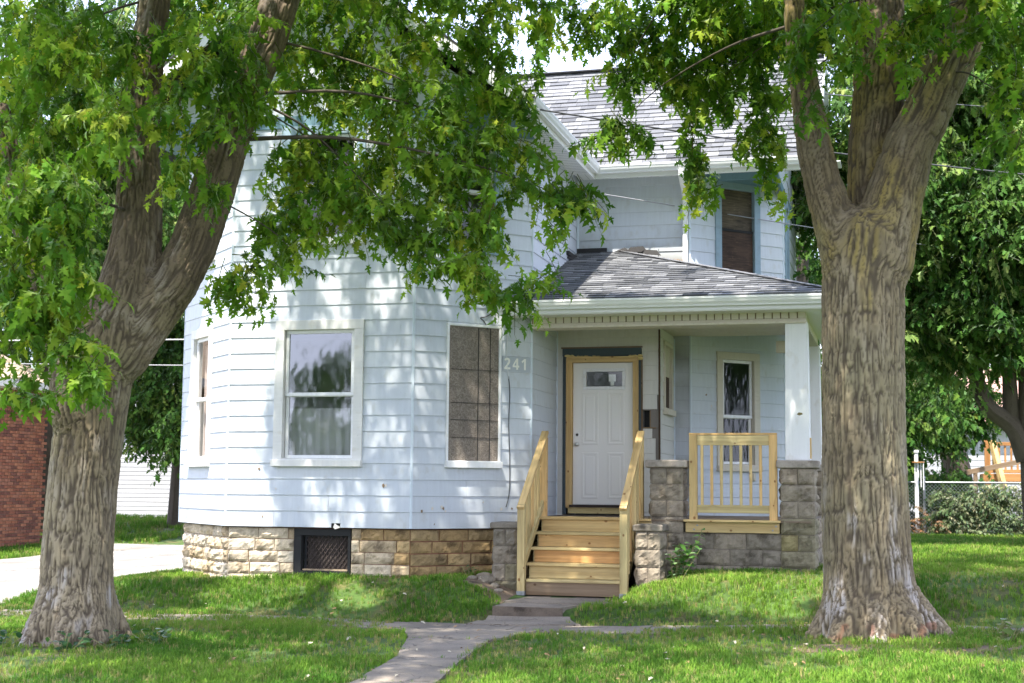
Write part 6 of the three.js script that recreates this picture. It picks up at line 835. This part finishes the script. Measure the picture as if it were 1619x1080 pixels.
// ---------------------------------------------------------------- background trees
const FARPAL = [[0.038, 0.108, 0.016], [0.066, 0.162, 0.024], [0.12, 0.235, 0.038], [0.31, 0.41, 0.14]];
const FARPAL2 = [[0.035, 0.10, 0.018], [0.055, 0.145, 0.024], [0.09, 0.195, 0.03], [0.17, 0.27, 0.05]];
function bgTree(label, trunks, clumps, seed, pal, group, o = {}) {
  const t = thing('tree', label, 'tree', group); trunks.forEach((tr, i) => { const g = tube(tr.map((p) => p.slice(0, 3)), tr[0][3], tr[tr.length - 1][3], 24, 10), p = g.attributes.position; for (let k = 0; k < p.count; k++) { const d = 0.05 * fbm(p.getX(k) * 4, p.getY(k) * 1.2, p.getZ(k) * 4, 3); p.setX(k, p.getX(k) + d); p.setZ(k, p.getZ(k) + d * 0.6); } g.computeVertexNormals(); mesh(t, i ? 'limb' : 'trunk', g, M.barkFar); }); crown(t, scatter(clumps, seed, FAR_SPRAYS, { all: true, back: 0.3, ...o }), FAR_SPRAYS, M.leafFar, pal); return t;
}
function blob(cx, cy, cz, rx, ry, rz, n, r, per, seed) { const q = rng(seed), out = []; while (out.length < n) { const a = rr(-1, 1, q), b = rr(-1, 1, q), c = rr(-1, 1, q), l = a * a + b * b + c * c; if (l > 1 || l < 0.25) continue; const k = r * rr(0.7, 1.25, q); out.push([cx + a * rx, cy + b * ry, cz + c * rz, k, k * 0.75, per]); } return out; }
bgTree('dark green multi-stemmed tree at the right edge behind the yard', [[[2.35, 0.3, -25.4, 0.26], [2.28, 2.2, -25.4, 0.26], [2.26, 4.4, -25.4, 0.23], [2.3, 8, -25.6, 0.12]], [[2.2, 1.9, -25.4, 0.20], [2.05, 2.32, -25.38, 0.155], [1.93, 2.5, -25.36, 0.125], [1.55, 2.8, -25.26, 0.10], [1.40, 3.2, -25.22, 0.085], [1.33, 3.85, -25.2, 0.07], [0.95, 4.3, -25.1, 0.045]], [[1.95, 2.5, -25.37, 0.13], [1.93, 3.2, -25.36, 0.125], [1.93, 4.2, -25.36, 0.11], [1.8, 6, -25.3, 0.07]], [[1.36, 3.5, -25.2, 0.06], [1.1, 3.85, -25.1, 0.045], [0.75, 4.35, -25.0, 0.02]]],
  [...blob(2.2, 7.2, -24.4, 3.4, 3.4, 1.3, 95, 0.7, 20, 5), ...blob(-0.2, 8.8, -25.2, 2.2, 3.2, 0.8, 60, 0.65, 18, 8), ...blob(0.9, 7.4, -25.2, 1.3, 1.5, 0.6, 60, 0.6, 20, 9), ...blob(0.9, 5.0, -24.8, 1.7, 1.7, 0.8, 44, 0.5, 14, 6), ...blob(1.9, 4.9, -25.6, 1.2, 1.4, 0.5, 26, 0.5, 12, 7)], 71, FARPAL, null, { p0: -0.9, p1: 0.4, all: false });
bgTree('leafy green tree right of the house behind the porch', [[[-2.2, 0.3, -33, 0.3], [-2.1, 4, -33, 0.24], [-1.8, 8, -33, 0.1]]], [...blob(-1.6, 6.2, -32.6, 3.2, 4.0, 2.2, 100, 0.8, 16, 15), ...blob(-0.2, 3.2, -31.9, 1.6, 1.6, 0.8, 30, 0.5, 12, 16)], 72, FARPAL2, null);
bgTree('dark leaning tree behind the chain-link fence', [[[1.75, 0.4, -39.6, 0.42], [1.6, 2.1, -39.6, 0.38], [1.25, 3.4, -39.6, 0.34], [0.9, 6.5, -39.6, 0.2]]], [...blob(1.4, 6.6, -37.5, 4.6, 3.3, 2.6, 130, 0.85, 16, 25), ...blob(0.6, 3.4, -36.6, 1.8, 0.9, 1.2, 34, 0.5, 12, 26), ...blob(2.0, 3.7, -36.8, 1.3, 0.6, 1.2, 20, 0.5, 10, 27), ...blob(0.2, 1.3, -36.0, 2.0, 0.8, 1, 50, 0.45, 14, 28)], 73, FARPAL2, null, { all: false });
bgTree('bright leafy tree hanging over the white garage', [[[-17.4, 0, -32.5, 0.24], [-17.2, 3, -32.4, 0.2], [-16.6, 7, -32, 0.1]]], [...blob(-16.2, 6.2, -30.5, 3.2, 3.2, 2.4, 100, 0.75, 17, 35), ...blob(-15.4, 3.4, -29.6, 1.7, 1.4, 1.3, 55, 0.5, 15, 36)], 74, FARPAL2, null);
bgTree('dark tree trunk and crown beside the brick house corner', [[[-19.42, -0.1, -29.95, 0.34], [-19.5, 2, -29.95, 0.30], [-19.6, 5, -29.9, 0.24], [-19.7, 9, -29.9, 0.12]]], [...blob(-20.5, 7.2, -29.9, 4.2, 3.2, 3, 110, 0.85, 17, 45), ...blob(-16.8, 9.2, -28, 4.2, 4, 2.4, 130, 0.85, 18, 46)], 75, FARPAL, null);
bgTree('tall tree behind the left maple and driveway', [[[-22, 0, -45, 0.4], [-22, 6, -45, 0.3], [-22, 12, -45, 0.1]]], [...blob(-22, 9, -44, 6.5, 5, 3, 150, 1.2, 15, 55)], 76, FARPAL, null, { scale: 1.5 });
{ const d = thing('distant_trees', 'far mass of trees closing the view behind the houses', null); d.userData.kind = 'stuff'; const cl = []; const q = rng(65); for (let x = -62; x < 40; x += 2.6) for (let y = 1.5; y < 12; y += 2.4) cl.push([x + rr(-1, 1, q), y + rr(-0.8, 0.8, q), -66 + rr(-3, 3, q), 2.0, 1.7, 11]); crown(d, scatter(cl, 77, FAR_SPRAYS, { all: true, scale: 2.6 }), FAR_SPRAYS, M.leafFar, FARPAL); }
bgTree('unseen tree added right of the yard to shade the porch', [[[9.5, 0.4, -15, 0.3], [9.5, 4, -15, 0.24], [9.3, 8, -15, 0.1]]], blob(9.2, 5.6, -17, 2.8, 3.2, 4, 80, 1.0, 16, 95), 95, FARPAL2, null, { scale: 1.2 });  // added outside the view to cut sky light on the porch
// trees across the street, seen mirrored in the bay window
[[-30, 24, 5, 3.6], [-23, 27, 5.4, 3.4], [-17.5, 27, 7.5, 2.6], [-12, 26, 11, 4], [-26, 34, 8.5, 4]].forEach(([x, z, h, r], i) => bgTree(['round tree across the street, farthest left', 'broad tree across the street', 'small tree across the street', 'tree across the street toward the right', 'tall tree behind the others across the street'][i], [[[x, -0.4, z, 0.25], [x + 0.2, h * 0.5, z, 0.18], [x, h, z, 0.08]]], blob(x, h * 0.62, z, r, h * 0.38, r * 0.8, 60, 0.9, 11, 85 + i), 80 + i, FARPAL2, 'trees across the street', { scale: 1.3 }));
// ---------------------------------------------------------------- overhead wires
const span = (a, b, sag) => { const o = []; for (let i = 0; i <= 8; i++) { const t = i / 8; o.push([lerp(a[0], b[0], t), lerp(a[1], b[1], t) - sag * 4 * t * (1 - t), lerp(a[2], b[2], t)]); } return o; };
cable('utility_wire', 'dark service wire crossing in front of the grey shingle roof', span([-5.9, 6.15, -15.5], [3.2, 5.95, -22.4], 0.12), 0.011, wireM, 'wire', 'overhead wires');
cable('utility_wire', 'thin wire crossing the shaded upper wall above the porch roof', span([-5.6, 5.78, -19.0], [6, 5.05, -28], 0.06), 0.008, std({ color: rgb(0.3, 0.3, 0.32), roughness: 0.6 }), 'wire', 'overhead wires');
cable('utility_wire', 'highest of the wires against the right background trees', span([-1, 7.6, -22.5], [8, 7.1, -25], 0.05), 0.008, std({ color: rgb(0.12, 0.12, 0.13), roughness: 0.5 }), 'wire', 'overhead wires');
cable('utility_wire', 'middle of the wires against the right background trees', span([-1, 7.15, -24.6], [8, 6.75, -27], 0.05), 0.006, wireM, 'wire', 'overhead wires');
cable('utility_wire', 'lowest of the wires against the right background trees', span([-1, 5.78, -24.5], [8, 5.6, -27], 0.03), 0.008, std({ color: rgb(0.12, 0.13, 0.16), roughness: 0.5 }), 'wire', 'overhead wires');
cable('utility_wire', 'pale wire passing behind the left maple above the brick roof', span([-24, 4.1, -22.5], [-11, 4.25, -26], 0.03), 0.012, std({ color: rgb(0.5, 0.5, 0.5), roughness: 0.5 }), 'wire', 'overhead wires');
cable('utility_wire', 'lower dark wire passing behind the left maple', span([-24, 3.75, -22.5], [-11, 3.7, -26], 0.03), 0.010, std({ color: rgb(0.3, 0.3, 0.3), roughness: 0.5 }), 'wire', 'overhead wires');

renderer.render(scene, camera);
